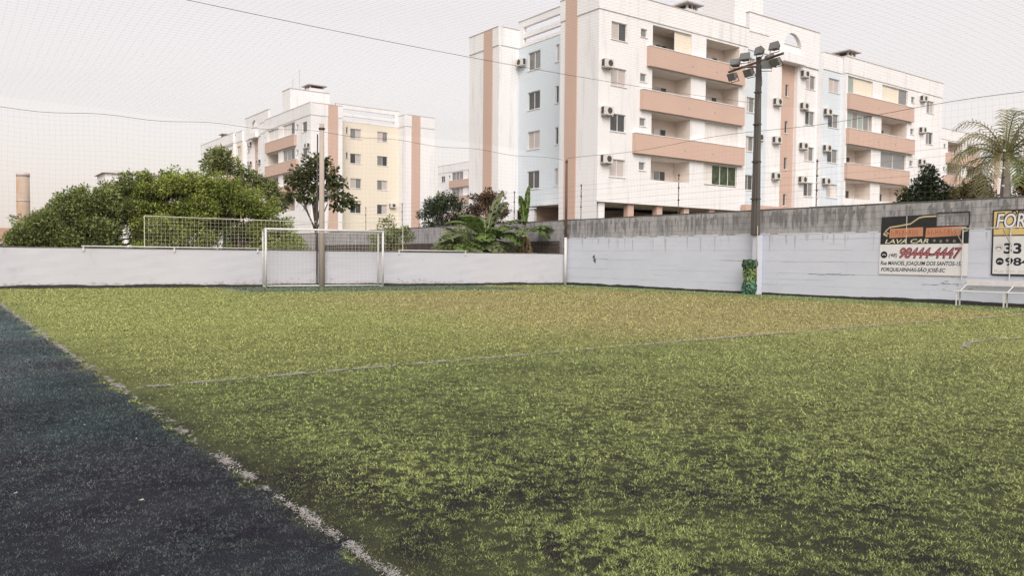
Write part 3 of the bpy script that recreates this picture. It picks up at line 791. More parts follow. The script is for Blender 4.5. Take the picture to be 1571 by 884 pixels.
left = apartment(lambda u, v, z: (35.2+v, 87.2+u, z), 'farther apartment block left of the nearest one, cream gable and salmon stripes', M_cream,
    dict(gable=[(5.75, 7.2, 1.0, 2.2, ['gl', 'dl', 'lg', 'dd']), (9.35, 10.75, 1.0, 2.2, ['lg', 'gd', 'gl', 'dl']), (5.2, 5.45, 1.5, 2.3, ['d', 'd', 'l', 'd'])], gable_ac=[(11.4, 7.75)], extra=1.1,
         tank=(14.4, 17.2, 3.0, 8.5, 23.3), vents=[(14.9, 16.7, 5.9, 7.9, 23.37, 23.9), (40.2, 41.6, 2.0, 3.6, 17.6, 20.0)], stilts=False,
         masts=[(15.5, 4.7, 23.3, 26.2), (15.0, 3.6, 23.3, 24.8)], states=['d', 'd', 'd', 'd'],
         glazing={(0,3,0): (0, 1, 'dcc'), (0,3,1): (0, 1, 'cc'), (0,2,0): (0, 1, 'dgg'), (1,3,0): (0, 1, 'cc')}))
third = apartment(lambda u, v, z: (79.6+v, 133.0-u, z), 'small distant apartment block in the gap between the two big ones', M_cream,
    dict(gable=[], gable_windows=False, umax=15, stilts=False, states=['dd', 'll', 'dd', 'll'], vents=[(9.5, 11.0, 1.5, 3.0, 17.6, 19.6)], glazing={(0,3,0): (0, 1, 'ggg'), (0,2,0): (0, 1, 'ggl')}))
fourth = apartment(lambda u, v, z: (104.0+u, 51.0+v, z), 'apartment block at the right edge, half hidden behind the palm', M_blue,
    dict(gable=[], gable_windows=False, umax=28, stilts=False, states=['dd', 'lg', 'dd', 'll'], tank=(5.0, 9.5, 3.1, 6.5, 21.5), vents=[(6.0, 7.4, 4.0, 5.2, 21.5, 22.2)], masts=[(9.0, 4.0, 21.5, 25.0)]))

# round brick chimney far away on the left, with a dark rim and stained shaft
ch = thing('round_tower', (9.0, 112, 0), 'rusty round concrete tower far away at the left edge', 'tower')
M_tower = mat('stained_tower_concrete', (0.50,0.42,0.36), 0.9, (0.34,0.26,0.21), 0.5, (1,1,0.6), 0.6, c3=(0.40,0.22,0.10), lo3=0.55, hi3=0.7, scale3=0.4, stretch3=(1,1,0.4))
m = MB(); m.tube([(9.0,112,0), (9.0,112,5), (9.0,112,10.6)], [0.74,0.72,0.70], 24); m.build('shaft', M_tower, ch, True)
m = MB(); m.tube([(9.0,112,10.602), (9.0,112,11.0)], 0.73, 24); m.build('rim', M_coping, ch, True)
for z in (2.5, 5.0, 7.6):
    m = MB(); m.tube([(9.0,112,z), (9.0,112,z+.12)], 0.745, 24); m.build('hoop', M_coping, ch, True)

# low far houses at the left
def house(x, y, w, d, h, rh, wallm, roofm, label):
    t = thing('house', (x, y, 0), label, 'house')
    m = MB(); m.box(x, x+w, y, y+d, 0, h); m.build('wall', wallm, t)
    m = MB(); e = .5
    a = [(x-e,y-e,h+.01),(x+w+e,y-e,h+.01),(x+w+e,y+d+e,h+.01),(x-e,y+d+e,h+.01)]; r0, r1 = (x+w*.2, y+d/2, h+rh), (x+w*.8, y+d/2, h+rh)
    m.quad(a[0], a[1], r1, r0); m.quad(a[2], a[3], r0, r1); m.tri(a[3], a[0], r0); m.tri(a[1], a[2], r1); m.quad(*a); m.build('roof', roofm, t)
    F = lambda s, z, dd: (s, y-dd, z)
    for k in range(3): window(t, F, x+w*(.15+.27*k), x+w*(.15+.27*k)+w*.14, h*.42, h*.8, 'dd', 0.03, False)
M_tile = mat('clay_roof', (0.36,0.22,0.16), 0.9, (0.28,0.18,0.14), 1.0)
house(3.5, 150, 10.5, 8, 3.6, 1.9, M_salmon, M_tile, 'small far house with clay roof at the far left edge')
house(24.0, 150, 12, 8, 15.2, 0.8, M_white, M_coping, 'far pale flat-roofed house just showing above the tree crowns')

# ------------------------------------------------------------------ goal
def goal():
    s0, s1, d = bw_at(11.12), bw_at(15.95), 0.95
    t = thing('football_goal', BF((s0+s1)/2, 0, d), 'white tubular football goal with sagging white net before the low wall', 'goal')
    H = 2.40; R = 0.045; db = 0.22
    for s in (s0, s1):
        m = MB(); m.tube([BF(s,0,d), BF(s,H,d)], R, 12); m.build('post', M_whitesteel, t, True)
    m = MB(); m.tube([BF(s0-R,H,d), BF(s1+R,H,d)], R, 12); m.build('crossbar', M_whitesteel, t, True)
    for s in (s0, s1):
        m = MB(); m.tube([BF(s,0,db), BF(s,H-.03,db)], 0.03, 8); m.build('rear_post', M_whitesteel, t, True)
        m = MB(); m.tube([BF(s,H-.03,d), BF(s,H-.03,db)], 0.03, 8); m.build('top_stay', M_whitesteel, t, True)
        m = MB(); m.tube([BF(s,0.04,d), BF(s,0.04,db)], 0.03, 8); m.build('ground_stay', M_whitesteel, t, True)
    m = MB(); m.tube([BF(s0,0.05,db), BF(s1,0.05,db)], 0.03, 8); m.build('ground_bar', M_whitesteel, t, True)
    n = MB(); st = 0.17; r = 0.0022
    sag = lambda s, z: 0.07*math.sin((s-s0)/(s1-s0)*math.pi)*math.sin(z/H*math.pi) + 0.02*math.sin(s*3.1+z*2)
    s = s0
    while s <= s1+.01:
        n.tube([BF(s, 0.05+(H-.12)*k/8, db-sag(s, H*k/8)) for k in range(9)] + [BF(s, H-.06-.05*math.sin(math.pi*k/4), db+(d-db)*k/4) for k in range(1, 5)], r, 3, False); s += st
    z = 0.15
    while z < H:
        n.tube([BF(s0+(s1-s0)*k/12, z+0.02*math.sin(k*1.3+z*5), db-sag(s0+(s1-s0)*k/12, z)) for k in range(13)], r, 3, False)
        for s in (s0, s1): n.tube([BF(s,z,d), BF(s,z,db)], r, 3, False)
        z += st
    for q in (0.2, 0.45, 0.7): n.tube([BF(s0+(s1-s0)*k/8, H-.09, db+(d-db)*q) for k in range(9)], r, 3, False)
    for q in (0.3, 0.65):
        for s in (s0, s1): n.tube([BF(s,0.05,db+(d-db)*q), BF(s,H-.05,db+(d-db)*q)], r, 3, False)
    n.build('net', M_netwhite, t)
goal()

# ------------------------------------------------------------------ poles
px, py = 13.48, bw_y(13.48)-0.2
t = thing('utility_pole', (px, py, 0), 'plain brownish concrete pole standing behind the goal', 'pole')
m = MB(); m.tube([(px,py,0), (px,py,3.5), (px,py,6.95)], [0.13,0.115,0.095], 14); m.build('shaft', M_concpole, t, True)
m = MB(); m.tube([(px,py,6.7), (px,py,6.78)], 0.135, 14); m.build('clamp_band', M_cable, t, True)
m = MB(); m.tube([(px-.2,py+.05,0.02), (px-.19,py+.06,2.6), (px-.16,py+.07,6.5)], 0.03, 6); m.build('conduit', M_cable, t, True)
m = MB(); m.tube([(px+.3,py+.0,2.0), (px+.3,py+.02,3.9)], 0.02, 6); m.tube([(px+.3,py,3.9), (px+.12,py,3.9)], 0.02, 6); m.build('lamp_bracket', M_whitesteel, t, True)
m = MB(); m.tube([(px+.3,py-.02,3.85), (px+.3,py-.05,4.0), (px+.3,py-.06,4.1)], [0.1,0.09,0.03], 10); m.build('bulkhead_lamp', M_lamp, t, True)

cx_, cy_ = 25.32, 30.05
t = thing('corner_post', (cx_, cy_, 0), 'thin post in the wall corner, white below and rusty brown above', 'post')
m = MB(); m.tube([(cx_,cy_,0), (cx_,cy_,2.35)], 0.075, 10); m.build('painted_base', M_whitesteel, t, True)
m = MB(); m.tube([(cx_,cy_,2.352), (cx_+.01,cy_,4.2), (cx_,cy_,6.2)], [0.07,0.065,0.055], 10); m.build('upper_post', M_rustpole, t, True)
m = MB(); m.tube([(cx_,cy_,6.05), (cx_,cy_,6.1)], 0.075, 10); m.build('cable_clamp', M_cable, t, True)

# floodlight pole by the right wall
lx, ly = 25.16, 18.75
t = thing('floodlight_pole', (lx, ly, 0), 'dark tapering pole by the right wall carrying a cluster of floodlights', 'light pole')
m = MB()
for (z0, z1, w0, w1) in ((2.26, 8.95, 0.155, 0.09),):
    m.hexa([(lx-w0*.62,ly-w0,z0),(lx+w0*.62,ly-w0,z0),(lx+w0*.62,ly+w0,z0),(lx-w0*.62,ly+w0,z0),(lx-w1*.62,ly-w1,z1),(lx+w1*.62,ly-w1,z1),(lx+w1*.62,ly+w1,z1),(lx-w1*.62,ly+w1,z1)])
    m.hexa([(lx-w0*.62-.05,ly-w0*.45,z0),(lx-w0*.62+.01,ly-w0*.45,z0),(lx-w0*.62+.01,ly-w0*.1,z0),(lx-w0*.62-.05,ly-w0*.1,z0),(lx-w1*.62-.03,ly-w1*.45,z1),(lx-w1*.62+.01,ly-w1*.45,z1),(lx-w1*.62+.01,ly-w1*.1,z1),(lx-w1*.62-.03,ly-w1*.1,z1)])
m.build('shaft', M_darkpole, t, bevel=0.02)
m = MB(); m.box(lx+.0, lx+.32, ly-.12, ly+.12, 0, 2.258); m.build('painted_foot', M_courses, t, bevel=0.015)
m = MB(); m.tube([(lx-.13,ly-.2,0.5), (lx-.13,ly-.2,2.6)], 0.016, 6); m.build('conduit', M_concpole, t, True)
for z in (3.6, 5.0, 6.4, 7.6):
    m = MB(); w = 0.155-(z-2.26)/6.69*0.065+.008; m.box(lx-w*.62-.045, lx+w*.62+.01, ly-w, ly+w, z, z+.05); m.build('strap_band', M_cable, t)
m = MB(); m.tube([(lx-.05,ly+1.35,8.62), (lx-.05,ly-1.1,8.86)], 0.045, 6); m.build('cross_arm', M_rustpole, t)
m = MB(); m.tube([(lx-.75,ly+.2,8.5), (lx+.9,ly-.1,8.72)], 0.045, 6); m.build('cross_arm', M_rustpole, t)
m = MB(); m.tube([(lx-.12,ly-.1,8.9), (lx-.2,ly-.25,8.5), (lx-.16,ly-.28,7.9), (lx-.14,ly-.12,7.3)], 0.014, 5); m.build('loose_cable', M_cable, t)
def floodlight(parent, p, az, tilt, w=0.40, h=0.30, dep=0.24):
    M = Matrix.Translation(p) @ Matrix.Rotation(math.radians(az), 4, 'Z') @ Matrix.Rotation(math.radians(tilt), 4, 'X')
    def T(x, y, z): return tuple(M @ Vector((x, y, z)))
    m = MB()    # casing tapers to the back; front looks along -y
    a, b = 0.5, 0.3
    m.hexa([T(-w*a,-dep/2,-h*a),T(w*a,-dep/2,-h*a),T(w*b,dep/2,-h*b),T(-w*b,dep/2,-h*b),T(-w*a,-dep/2,h*a),T(w*a,-dep/2,h*a),T(w*b,dep/2,h*b),T(-w*b,dep/2,h*b)])
    o = m.build('floodlight', M_lamp, parent, bevel=0.012)
    m = MB(); m.hexa([T(-w*.44,-dep/2-.012,-h*.43),T(w*.44,-dep/2-.012,-h*.43),T(w*.44,-dep/2-.002,-h*.43),T(-w*.44,-dep/2-.002,-h*.43),T(-w*.44,-dep/2-.012,h*.43),T(w*.44,-dep/2-.012,h*.43),T(w*.44,-dep/2-.002,h*.43),T(-w*.44,-dep/2-.002,h*.43)])
    m.build('lens', M_lens, o)
    m = MB(); m.tube([T(-w*.52,0,0), T(-w*.52,.02,-h*.75), T(w*.52,.02,-h*.75), T(w*.52,0,0)], 0.016, 5); m.build('yoke', M_cable, o)
for (dx, dy, z, az, tl) in ((-.15,1.05,8.40,-100,25), (-.10,0.98,8.88,-60,-25), (-.2,0.45,8.98,-75,-20), (-.15,0.30,8.42,-95,30), (-.1,-.12,9.12,-110,-10), (-.15,-.45,8.55,-40,10), (-.2,-.85,9.12,-95,-15), (-.1,-.85,8.62,-100,35), (.6,.0,9.0,60,0)):
    floodlight(t, Vector((lx+dx, ly+dy, z)), az, tl)

# green padding wrapped round the foot of the pole
pad = thing('pole_padding', (25.05, 18.9, 0), 'lumpy green padding wrapped round the foot of the floodlight pole', 'padding')
def lumpy(name, z0, z1, r, m_, seed, nz=9, n=22):
    b = MB(); random.seed(seed); ph = [random.uniform(0, 6.28) for _ in range(6)]
    rows = []
    for j in range(nz+1):
        z = z0+(z1-z0)*j/nz; k = math.sin(math.pi*j/nz)**0.15 if 0 < j < nz else 0.82; row = []
        for i in range(n):
            a = 2*math.pi*i/n
            q = r*k*(1+.10*math.sin(3*a+ph[0]+z*6)+.07*math.sin(5*a+ph[1]-z*11)+.05*math.sin(9*a+ph[2]+z*17))
            row.append((25.06+q*.62*math.cos(a), 18.9+q*math.sin(a), z+.02*math.sin(4*a+ph[3])))
        rows.append(row)
    for j in range(nz):
        for i in range(n): b.quad(rows[j][i], rows[j][(i+1)%n], rows[j+1][(i+1)%n], rows[j+1][i])
    o = b.build(name, m_, pad, True)
    bm = bmesh.new(); bm.from_mesh(o.data); bmesh.ops.remove_doubles(bm, verts=bm.verts, dist=0.0005); bmesh.ops.holes_fill(bm, edges=[e for e in bm.edges if e.is_boundary]); bm.to_mesh(o.data); bm.free()
    random.seed(seed+100)
M_pad1 = mat('dark_green_tarp', (0.03,0.07,0.04), 0.92, (0.09,0.16,0.09), 7.0, (1,1,1), 0.35, 0.5, 18)
M_pad2 = mat('olive_green_tarp', (0.12,0.19,0.06), 0.92, (0.24,0.33,0.13), 6.0, (1,1,0.6), 0.35, 0.5, 18, c3=(0.03,0.05,0.05), lo3=.58, hi3=.66, scale3=5.0)
M_pad3 = mat('bluish_green_tarp', (0.04,0.11,0.09), 0.92, (0.13,0.24,0.16), 7.0, (1,1,1), 0.35, 0.5, 18)
lumpy('foot_wrap', 0.0, 0.52, 0.31, M_pad3, 3)
lumpy('middle_wrap', 0.48, 1.05, 0.27, M_pad2, 4)
lumpy('top_wrap', 1.0, 1.33, 0.33, M_pad1, 5)

# ------------------------------------------------------------------ netting and cables over the pitch
def net_thing(name, loc, label): return thing(name, loc, label, 'net', 'netting round the pitch')
nt_ = net_thing('ball_net', BF(BL/2, WH, 0), 'fine upright net above the low wall behind the goal')
m = MB(); s = bw_at(-11.0); r = 0.0012; st = 0.19; ztop = lambda s: 6.70-0.10*math.sin(s*0.8)**2 - (0.45*max(0, (s-bw_at(14))/(BL-bw_at(14))))
while s < BL-.1:
    zt = ztop(s); m.tube([BF(s+.02*math.sin(k*2+s), 1.65+(zt-1.65)*k/6, -.28+.05*math.sin(k+s*.7)) for k in range(7)], r, 3, False); s += st
for j in range(27):
    q = (j+.5)/27
    m.tube([BF(ss, 1.65+(ztop(ss)-1.65)*q+.025*math.sin(ss*1.9+j), -.28+.05*math.sin(q*6+ss*.7)) for ss in np.linspace(bw_at(-11), BL-.1, 60)], r, 3, False)
m.build('mesh', M_netdark, nt_)
m = MB(); m.tube([BF(ss, ztop(ss)+.01, -.28) for ss in np.linspace(bw_at(-11), BL-.1, 70)], 0.008, 5); m.build('top_cable', M_cable, nt_)

nr = net_thing('ball_net', (25.4, 15, RH), 'fine upright net above the tall right wall')
m = MB(); y = 4.0; zr = lambda y: 6.26-0.13*math.sin((y-2)/28*math.pi*3)**2
while y < 30.1:
    m.tube([(25.40+.04*math.sin(k+y), y+.02*math.sin(k*2+y), RH+(zr(y)-RH)*k/5) for k in range(6)], r, 3, False); y += st
for j in range(16):
    q = (j+.5)/16; m.tube([(25.40+.04*math.sin(q*5+yy), yy, RH+(zr(yy)-RH)*q+.02*math.sin(yy*2+j)) for yy in np.linspace(4, 30.1, 40)], r, 3, False)
m.build('mesh', M_netdark, nr)
m = MB(); m.tube([(25.40, yy, zr(yy)) for yy in np.linspace(0, 30.1, 50)], 0.008, 5); m.build('top_cable', M_cable, nr)

nc = net_thing('overhead_net', (12, 18, 6.6), 'fine overhead net stretched across the sky above the pitch')
def zc_(x, y):
    a = 6.72+0.24*math.exp(-((y-18.7)/3.5)**2)
    a -= 0.16*math.sin(min(max((y-18.7)/14.0, -1.3), 1)*math.pi)**2
    e = max(0.0, min(1.0, (x-20)/5.4)); a -= 0.45*e*e*(1-math.exp(-((y-18.7)/3.0)**2))
    return a - 0.05*math.sin(x*.5+y*.3)
m = MB(); r2 = 0.0009
for x in np.arange(-10, 25.3, st):
    ys = np.linspace(-3, bw_y(x)-.2, 26)
    m.tube([(x+.03*math.sin(yy*.9+x), yy, zc_(x, yy)) for yy in ys], r2, 3, False)
for y in np.arange(-3, 33.0, st):
    xe = 25.3 if y < 30 else 25.3-(y-30.2)*5.5
    xs = np.linspace(-10, xe, 24)
    m.tube([(xx, y+.03*math.sin(xx*.8+y), zc_(xx, y)) for xx in xs], r2, 3, False)
m.build('mesh', M_netdark, nc)
oc = tag(MB.build.__get__((lambda b: (b.tube([(x, 18.7, 7.20-0.30*math.sin(min(1, max(0, (25-x)/26))*math.pi)**0.8) for x in np.linspace(-8, 25.0, 60)], 0.0065, 5), b)[1])(MB()))('overhead_cable', M_cable),
    'sagging dark cable crossing above the pitch to the floodlight pole', 'cable')

# ------------------------------------------------------------------ electric fence on the tall wall
ef = thing('electric_fence', (WX+.1, 20, RH), 'thin posts with insulators and wires along the tall wall top', 'fence')
for y in (10.38, 16.5, 23.0, 29.25, 34.74, 41.45, 47.45, 53.0):
    m = MB(); m.tube([(WX+.1,y,RH-.02), (WX+.1,y,4.95)], 0.02, 6); o = m.build('post', M_cable, ef)
    for k in range(6):
        z = RH+.35+k*.26; m = MB(); m.tube([(WX+.1,y-.03,z), (WX+.03,y-.03,z+.01)], [0.035,0.03], 6); m.build('insulator', M_fan if k % 2 else M_ac, o)
for k in range(6):
    m = MB(); z = RH+.35+k*.26
    m.tube([(WX+.03,yy,z-.01*math.sin(yy)) for yy in np.linspace(4, 54, 30)], 0.003, 3, False); m.build('wire', M_cable, ef)

# ------------------------------------------------------------------ signs on the right wall
TXT = Matrix(((0,0,-1),(-1,0,0),(0,1,0)))       # text x -> -Y, text y -> +Z, normal -> -X
def lettering(parent, s, yl, yr, z0, z1, d, m_, shear=0.0, bold=0.0, name='lettering', rect=None):
    cu = bpy.data.curves.new('t', 'FONT'); cu.body = s; cu.shear = shear; cu.offset = bold; cu.size = 1.0
    cu.resolution_u = 4
    ob = bpy.data.objects.new('t', cu); col.objects.link(ob)
    dg = bpy.context.evaluated_depsgraph_get(); me = bpy.data.meshes.new_from_object(ob.evaluated_get(dg))
    bpy.data.objects.remove(ob); me.name = name
    vx = [v.co.x for v in me.vertices]; vy = [v.co.y for v in me.vertices]
    x0, x1, y0, y1 = rect or (min(vx), max(vx), min(vy), max(vy))
    o_ = wloc(parent)
    for v in me.vertices:
        a = (v.co.x-x0)/(x1-x0); b = (v.co.y-y0)/(y1-y0)
        v.co = (WX-d-o_.x, yl+(yr-yl)*a-o_.y, z0+(z1-z0)*b-o_.z)
    me.materials.clear(); me.materials.append(m_)
    o = bpy.data.objects.new(name, me); col.objects.link(o); o.parent = parent
    return (x0, x1, y0, y1)
M_sblack = mat('sign_black', (0.016,0.017,0.02), 0.5, (0.03,0.03,0.034), 3.0)
M_swhite = mat('sign_white', (0.68,0.68,0.71), 0.6, (0.60,0.60,0.64), 1.5)
M_sgold = mat('sign_gold', (0.45,0.40,0.24), 0.6)
M_spale = mat('sign_pale_letters', (0.62,0.58,0.45), 0.6)
M_sorange = mat('sign_orange', (0.50,0.24,0.14), 0.6, (0.42,0.19,0.12), 9.0)
M_sdorange = mat('sign_dark_orange', (0.33,0.13,0.085), 0.6)
M_sred = mat('sign_red', (0.42,0.11,0.13), 0.6)
M_sink = mat('sign_ink', (0.02,0.02,0.035), 0.6)
M_syellow = mat('sign_yellow', (0.62,0.47,0.20), 0.6, (0.56,0.42,0.2), 2.0)
A = lambda X: 13.98-(X-95)/915*2.76            # sign drawing units to y
Bz = lambda Y: 2.82-(Y-125)/625*1.92           # sign drawing units to z
sg = thing('painted_sign', (WX, 12.6, 0.9), 'black and white car wash sign with gold car outline on the right wall', 'sign')
def spoly(name, pts, d, m_, parent):
    m = MB(); n = len(pts); m.v = [RF(A(x), Bz(y), d) for x, y in pts] + [RF(A(x), Bz(y), d-.004) for x, y in pts]
    m.f = [tuple(range(n)), tuple(range(2*n-1, n-1, -1))] + [(i, (i+1) % n, n+(i+1) % n, n+i) for i in range(n)]
    return m.build(name, m_, parent)
def sbox(name, x0, x1, y0, y1, d0, d1, m_, parent):
    m = MB(); m.fbox(RF, A(x1), A(x0), Bz(y1), Bz(y0), d0, d1); return m.build(name, m_, parent)
sbox('white_panel', 80, 1005, 432, 752, 0.0235, 0.034, M_swhite, sg)
bp = spoly('black_panel', [(95,140),(688,128),(688,250),(1008,250),(1008,430),(88,434)], 0.036, M_sblack, sg)
sbox('frame_bar', 690, 1012, 112, 122, 0.0235, 0.036, M_sblack, sg); sbox('frame_bar', 1004, 1014, 122, 250, 0.0235, 0.036, M_sblack, sg)
sbox('bottom_edge', 80, 1005, 752, 758, 0.0235, 0.036, M_coping, sg); sbox('joint_bar', 370, 378, 135, 432, 0.036, 0.040, M_coping, sg)
carline = [(120,330),(145,290),(190,252),(300,238),(415,220),(460,190),(505,160),(560,150),(685,148)]
m = MB()
for k, ((x0,y0),(x1,y1)) in enumerate(zip(carline, carline[1:])):
    w = 8; m.quad(RF(A(x0),Bz(y0-w),.0385+.0002*k), RF(A(x1),Bz(y1-w),.0385+.0002*k), RF(A(x1),Bz(y1+w),.0385+.0002*k), RF(A(x0),Bz(y0+w),.0385+.0002*k))
for k, ((x0,y0),(x1,y1)) in enumerate((((118,318),(170,330)), ((150,300),(185,320)), ((120,325),(165,350)), ((945,315),(1000,300)), ((940,270),(985,268)))):
    w = 6; m.quad(RF(A(x0),Bz(y0-w),.0402+.0002*k), RF(A(x1),Bz(y1-w),.0402+.0002*k), RF(A(x1),Bz(y1+w),.0402+.0002*k), RF(A(x0),Bz(y0+w),.0402+.0002*k))
m.build('car_outline', M_sgold, sg)
for (x0, x1) in ((185, 550), (575, 945)):
    o = spoly('orange_panel', [(x0+8,268),(x1,258),(x1-(18 if x1 > 900 else 0),352),(x0,366)], 0.0395, M_sorange, sg)
    m = MB(); x = x0+25; random.seed(int(x0))
    while x < x1-50:
        w = random.uniform(22, 34); z0, z1 = 285, 345
        for (a, b, c, d) in ((x, x+8, z0, z1), (x+8, x+w-6, z0 if random.random() < .5 else 310, 293 if random.random() < .5 else 320), (x+w-10, x+w-3, z0+random.choice((0, 24)), z1)):
            if d > c and b > a: m.fbox(RF, A(b), A(a), Bz(d), Bz(c), 0.0398, 0.0402+.0001*random.random())
        x += w+10
    m.build('faded_lettering', M_sdorange, o)
random.seed(21)
lettering(sg, 'LAVA CAR', A(140), A(612), Bz(424), Bz(380), 0.042, M_spale, 0.25, 0.012)
m = MB()
for k, x in enumerate((670, 735, 800, 870, 945)):
    for j in range(5):
        a0 = 2*math.pi*j/5+.3; c = (x, 400+(k % 2)*6)
        m.tri(RF(A(c[0]+6*math.cos(a0-.6)),Bz(c[1]+6*math.sin(a0-.6)),.0415+j*.0001), RF(A(c[0]+20*math.cos(a0)),Bz(c[1]+20*math.sin(a0)),.0415+j*.0001), RF(A(c[0]+6*math.cos(a0+.6)),Bz(c[1]+6*math.sin(a0+.6)),.0415+j*.0001))
m.build('star_row', M_coping, sg)
rc = lettering(sg, '98444-4447', A(300), A(955), Bz(588), Bz(468), 0.0372, M_sink, 0.3, 0.045, 'number_outline')
lettering(sg, '98444-4447', A(306), A(949), Bz(582), Bz(474), 0.0385, M_sred, 0.3, 0.0, 'number_lettering')
lettering(sg, '(48)', A(185), A(280), Bz(582), Bz(528), 0.0372, M_sink, 0.2, 0.01)
lettering(sg, 'Rua MANOEL JOAQUIM DOS SANTOS-15.', A(95), A(945), Bz(668), Bz(612), 0.0372, M_sink, 0.25, 0.02)
lettering(sg, 'FORQUILHINHAS-SÃO JOSÉ-SC', A(102), A(790), Bz(735), Bz(672), 0.0372, M_sink, 0.25, 0.02)
def disc(parent, yc, zc, r, d, m_, name, n=20, rz=None):
    m = MB(); c = RF(yc, zc, d); p = [RF(yc+r*math.cos(2*math.pi*k/n), zc+(rz or r)*math.sin(2*math.pi*k/n), d) for k in range(n)]
    for k in range(n): m.tri(c, p[k], p[(k+1) % n])
    return m.build(name, m_, parent)
def handset(parent, yc, zc, k, d, m_):
    m = MB()
    for j in range(8):
        a0, a1 = math.pi*(.15+.7*j/8), math.pi*(.15+.7*(j+1)/8)
        m.quad(RF(yc-.8*k*math.cos(a0),zc+.55*k*math.sin(a0)-.15*k,d), RF(yc-.8*k*math.cos(a1),zc+.55*k*math.sin(a1)-.15*k,d), RF(yc-.55*k*math.cos(a1),zc+.28*k*math.sin(a1)-.15*k,d), RF(yc-.55*k*math.cos(a0),zc+.28*k*math.sin(a0)-.15*k,d))
    for sg_ in (-1, 1): m.quad(RF(yc+sg_*.85*k,zc-.25*k,d+.0004), RF(yc+sg_*.45*k,zc-.25*k,d+.0004), RF(yc+sg_*.45*k,zc+.1*k,d+.0004), RF(yc+sg_*.85*k,zc+.1*k,d+.0004))
    return m.build('handset_mark', m_, parent)
disc(sg, A(132), Bz(545), 0.115, 0.0372, M_sink, 'phone_badge'); handset(sg, A(132), Bz(547), 0.075, 0.0385, M_swhite)

sh = thing('painted_sign', (WX, 9.2, 0.95), 'white sign with yellow heading band cut by the right picture edge', 'sign')
sy0, sy1 = 10.56, 7.6
C2 = lambda X: sy0-(X-1250)*0.00262
B2 = lambda Y: 2.86-(Y-85)/670*1.92
m = MB(); m.fbox(RF, sy1, sy0, B2(752), B2(88), 0.0235, 0.032); m.build('white_panel', M_swhite, sh)
m = MB(); m.fbox(RF, sy1, sy0-.01, B2(343), B2(92), 0.0325, 0.036); m.build('yellow_band', M_syellow, sh)
for nm, (a, b, z0, z1) in (('frame_bar', (sy0-.03, sy0+.008, 755, 85)), ('frame_bar', (sy1, sy0-.03, 98, 85)), ('frame_bar', (sy1, sy0-.03, 763, 745)), ('divider', (sy1, sy0-.03, 352, 343))):
    m = MB(); m.fbox(RF, a, b, B2(z0), B2(z1), 0.0362, 0.042); m.build(nm, M_sblack, sh)
lettering(sh, 'DES', C2(1436), C2(1580), B2(155), B2(97), 0.038, M_sink, 0.1, 0.03)
lettering(sh, 'FOR', C2(1275), C2(1600), B2(284), B2(112), 0.0375, M_sink, 0.15, 0.07, 'heading_outline')
lettering(sh, 'FOR', C2(1290), C2(1588), B2(272), B2(124), 0.0395, M_swhite, 0.15, 0.015, 'heading_lettering')
lettering(sh, '33', C2(1372), C2(1552), B2(537), B2(427), 0.034, M_sink, 0.0, 0.03)
lettering(sh, '984', C2(1390), C2(1640), B2(660), B2(575), 0.034, M_sink, 0.0, 0.03)
lettering(sh, 'Rua Ver. João', C2(1282), C2(1640), B2(738), B2(700), 0.034, M_coping, 0.05, 0.0)
disc(sh, C2(1320), B2(475), 0.105, 0.0335, M_coping, 'phone_badge'); disc(sh, C2(1320), B2(475), 0.09, 0.0345, M_swhite, 'badge_centre'); handset(sh, C2(1320), B2(473), 0.085, 0.0356, M_sink)
disc(sh, C2(1335), B2(615), 0.11, 0.0335, M_sink, 'phone_badge'); handset(sh, C2(1335), B2(617), 0.075, 0.0345, M_swhite)

# ------------------------------------------------------------------ players' bench and the awning frame over it
bn = thing('bench', (24.85, 9.4, 0), 'white steel bench with back rail against the right wall', 'bench')
m = MB(); m.box(24.70, 24.98, 7.2, 11.27, 0.42, 0.455); m.build('seat', M_whitesteel, bn, bevel=.008)
m = MB(); m.box(25.34, 25.37, 7.2, 11.2, 0.60, 0.76); m.build('backrest', M_whitesteel, bn, bevel=.008)
for y in (11.2, 9.9, 8.6, 7.3):
    for x in (24.73, 24.95):
        m = MB(); m.box(x-.016, x+.016, y-.016, y+.016, 0.0, 0.418); m.build('leg', M_whitesteel, bn)
    m = MB(); m.tube([(24.97,y,.44), (25.34,y,.62)], 0.016, 6); m.build('back_strut', M_whitesteel, bn)
aw = thing('awning_frame', (25.4, 9.4, 0), 'bare white awning frame of rail and braces over the bench', 'frame')
m = MB(); m.tube([(24.9,6.5,2.31), (24.9,11.46,2.31)], 0.02, 8); m.build('front_rail', M_whitesteel, aw, True)
for y in (11.38, 10.05, 8.6, 7.2):
    m = MB(); m.box(25.42, 25.44, y-.012, y+.012, 0.78, 2.36); m.build('wall_post', M_whitesteel, aw)
    m = MB(); m.tube([(25.42,y,2.31), (24.9,y,2.31)], 0.018, 6); m.build('arm', M_whitesteel, aw)
    m = MB(); m.tube([(24.92,y,2.26), (25.42,y,1.86)], 0.016, 6); m.build('brace', M_concpole, aw)

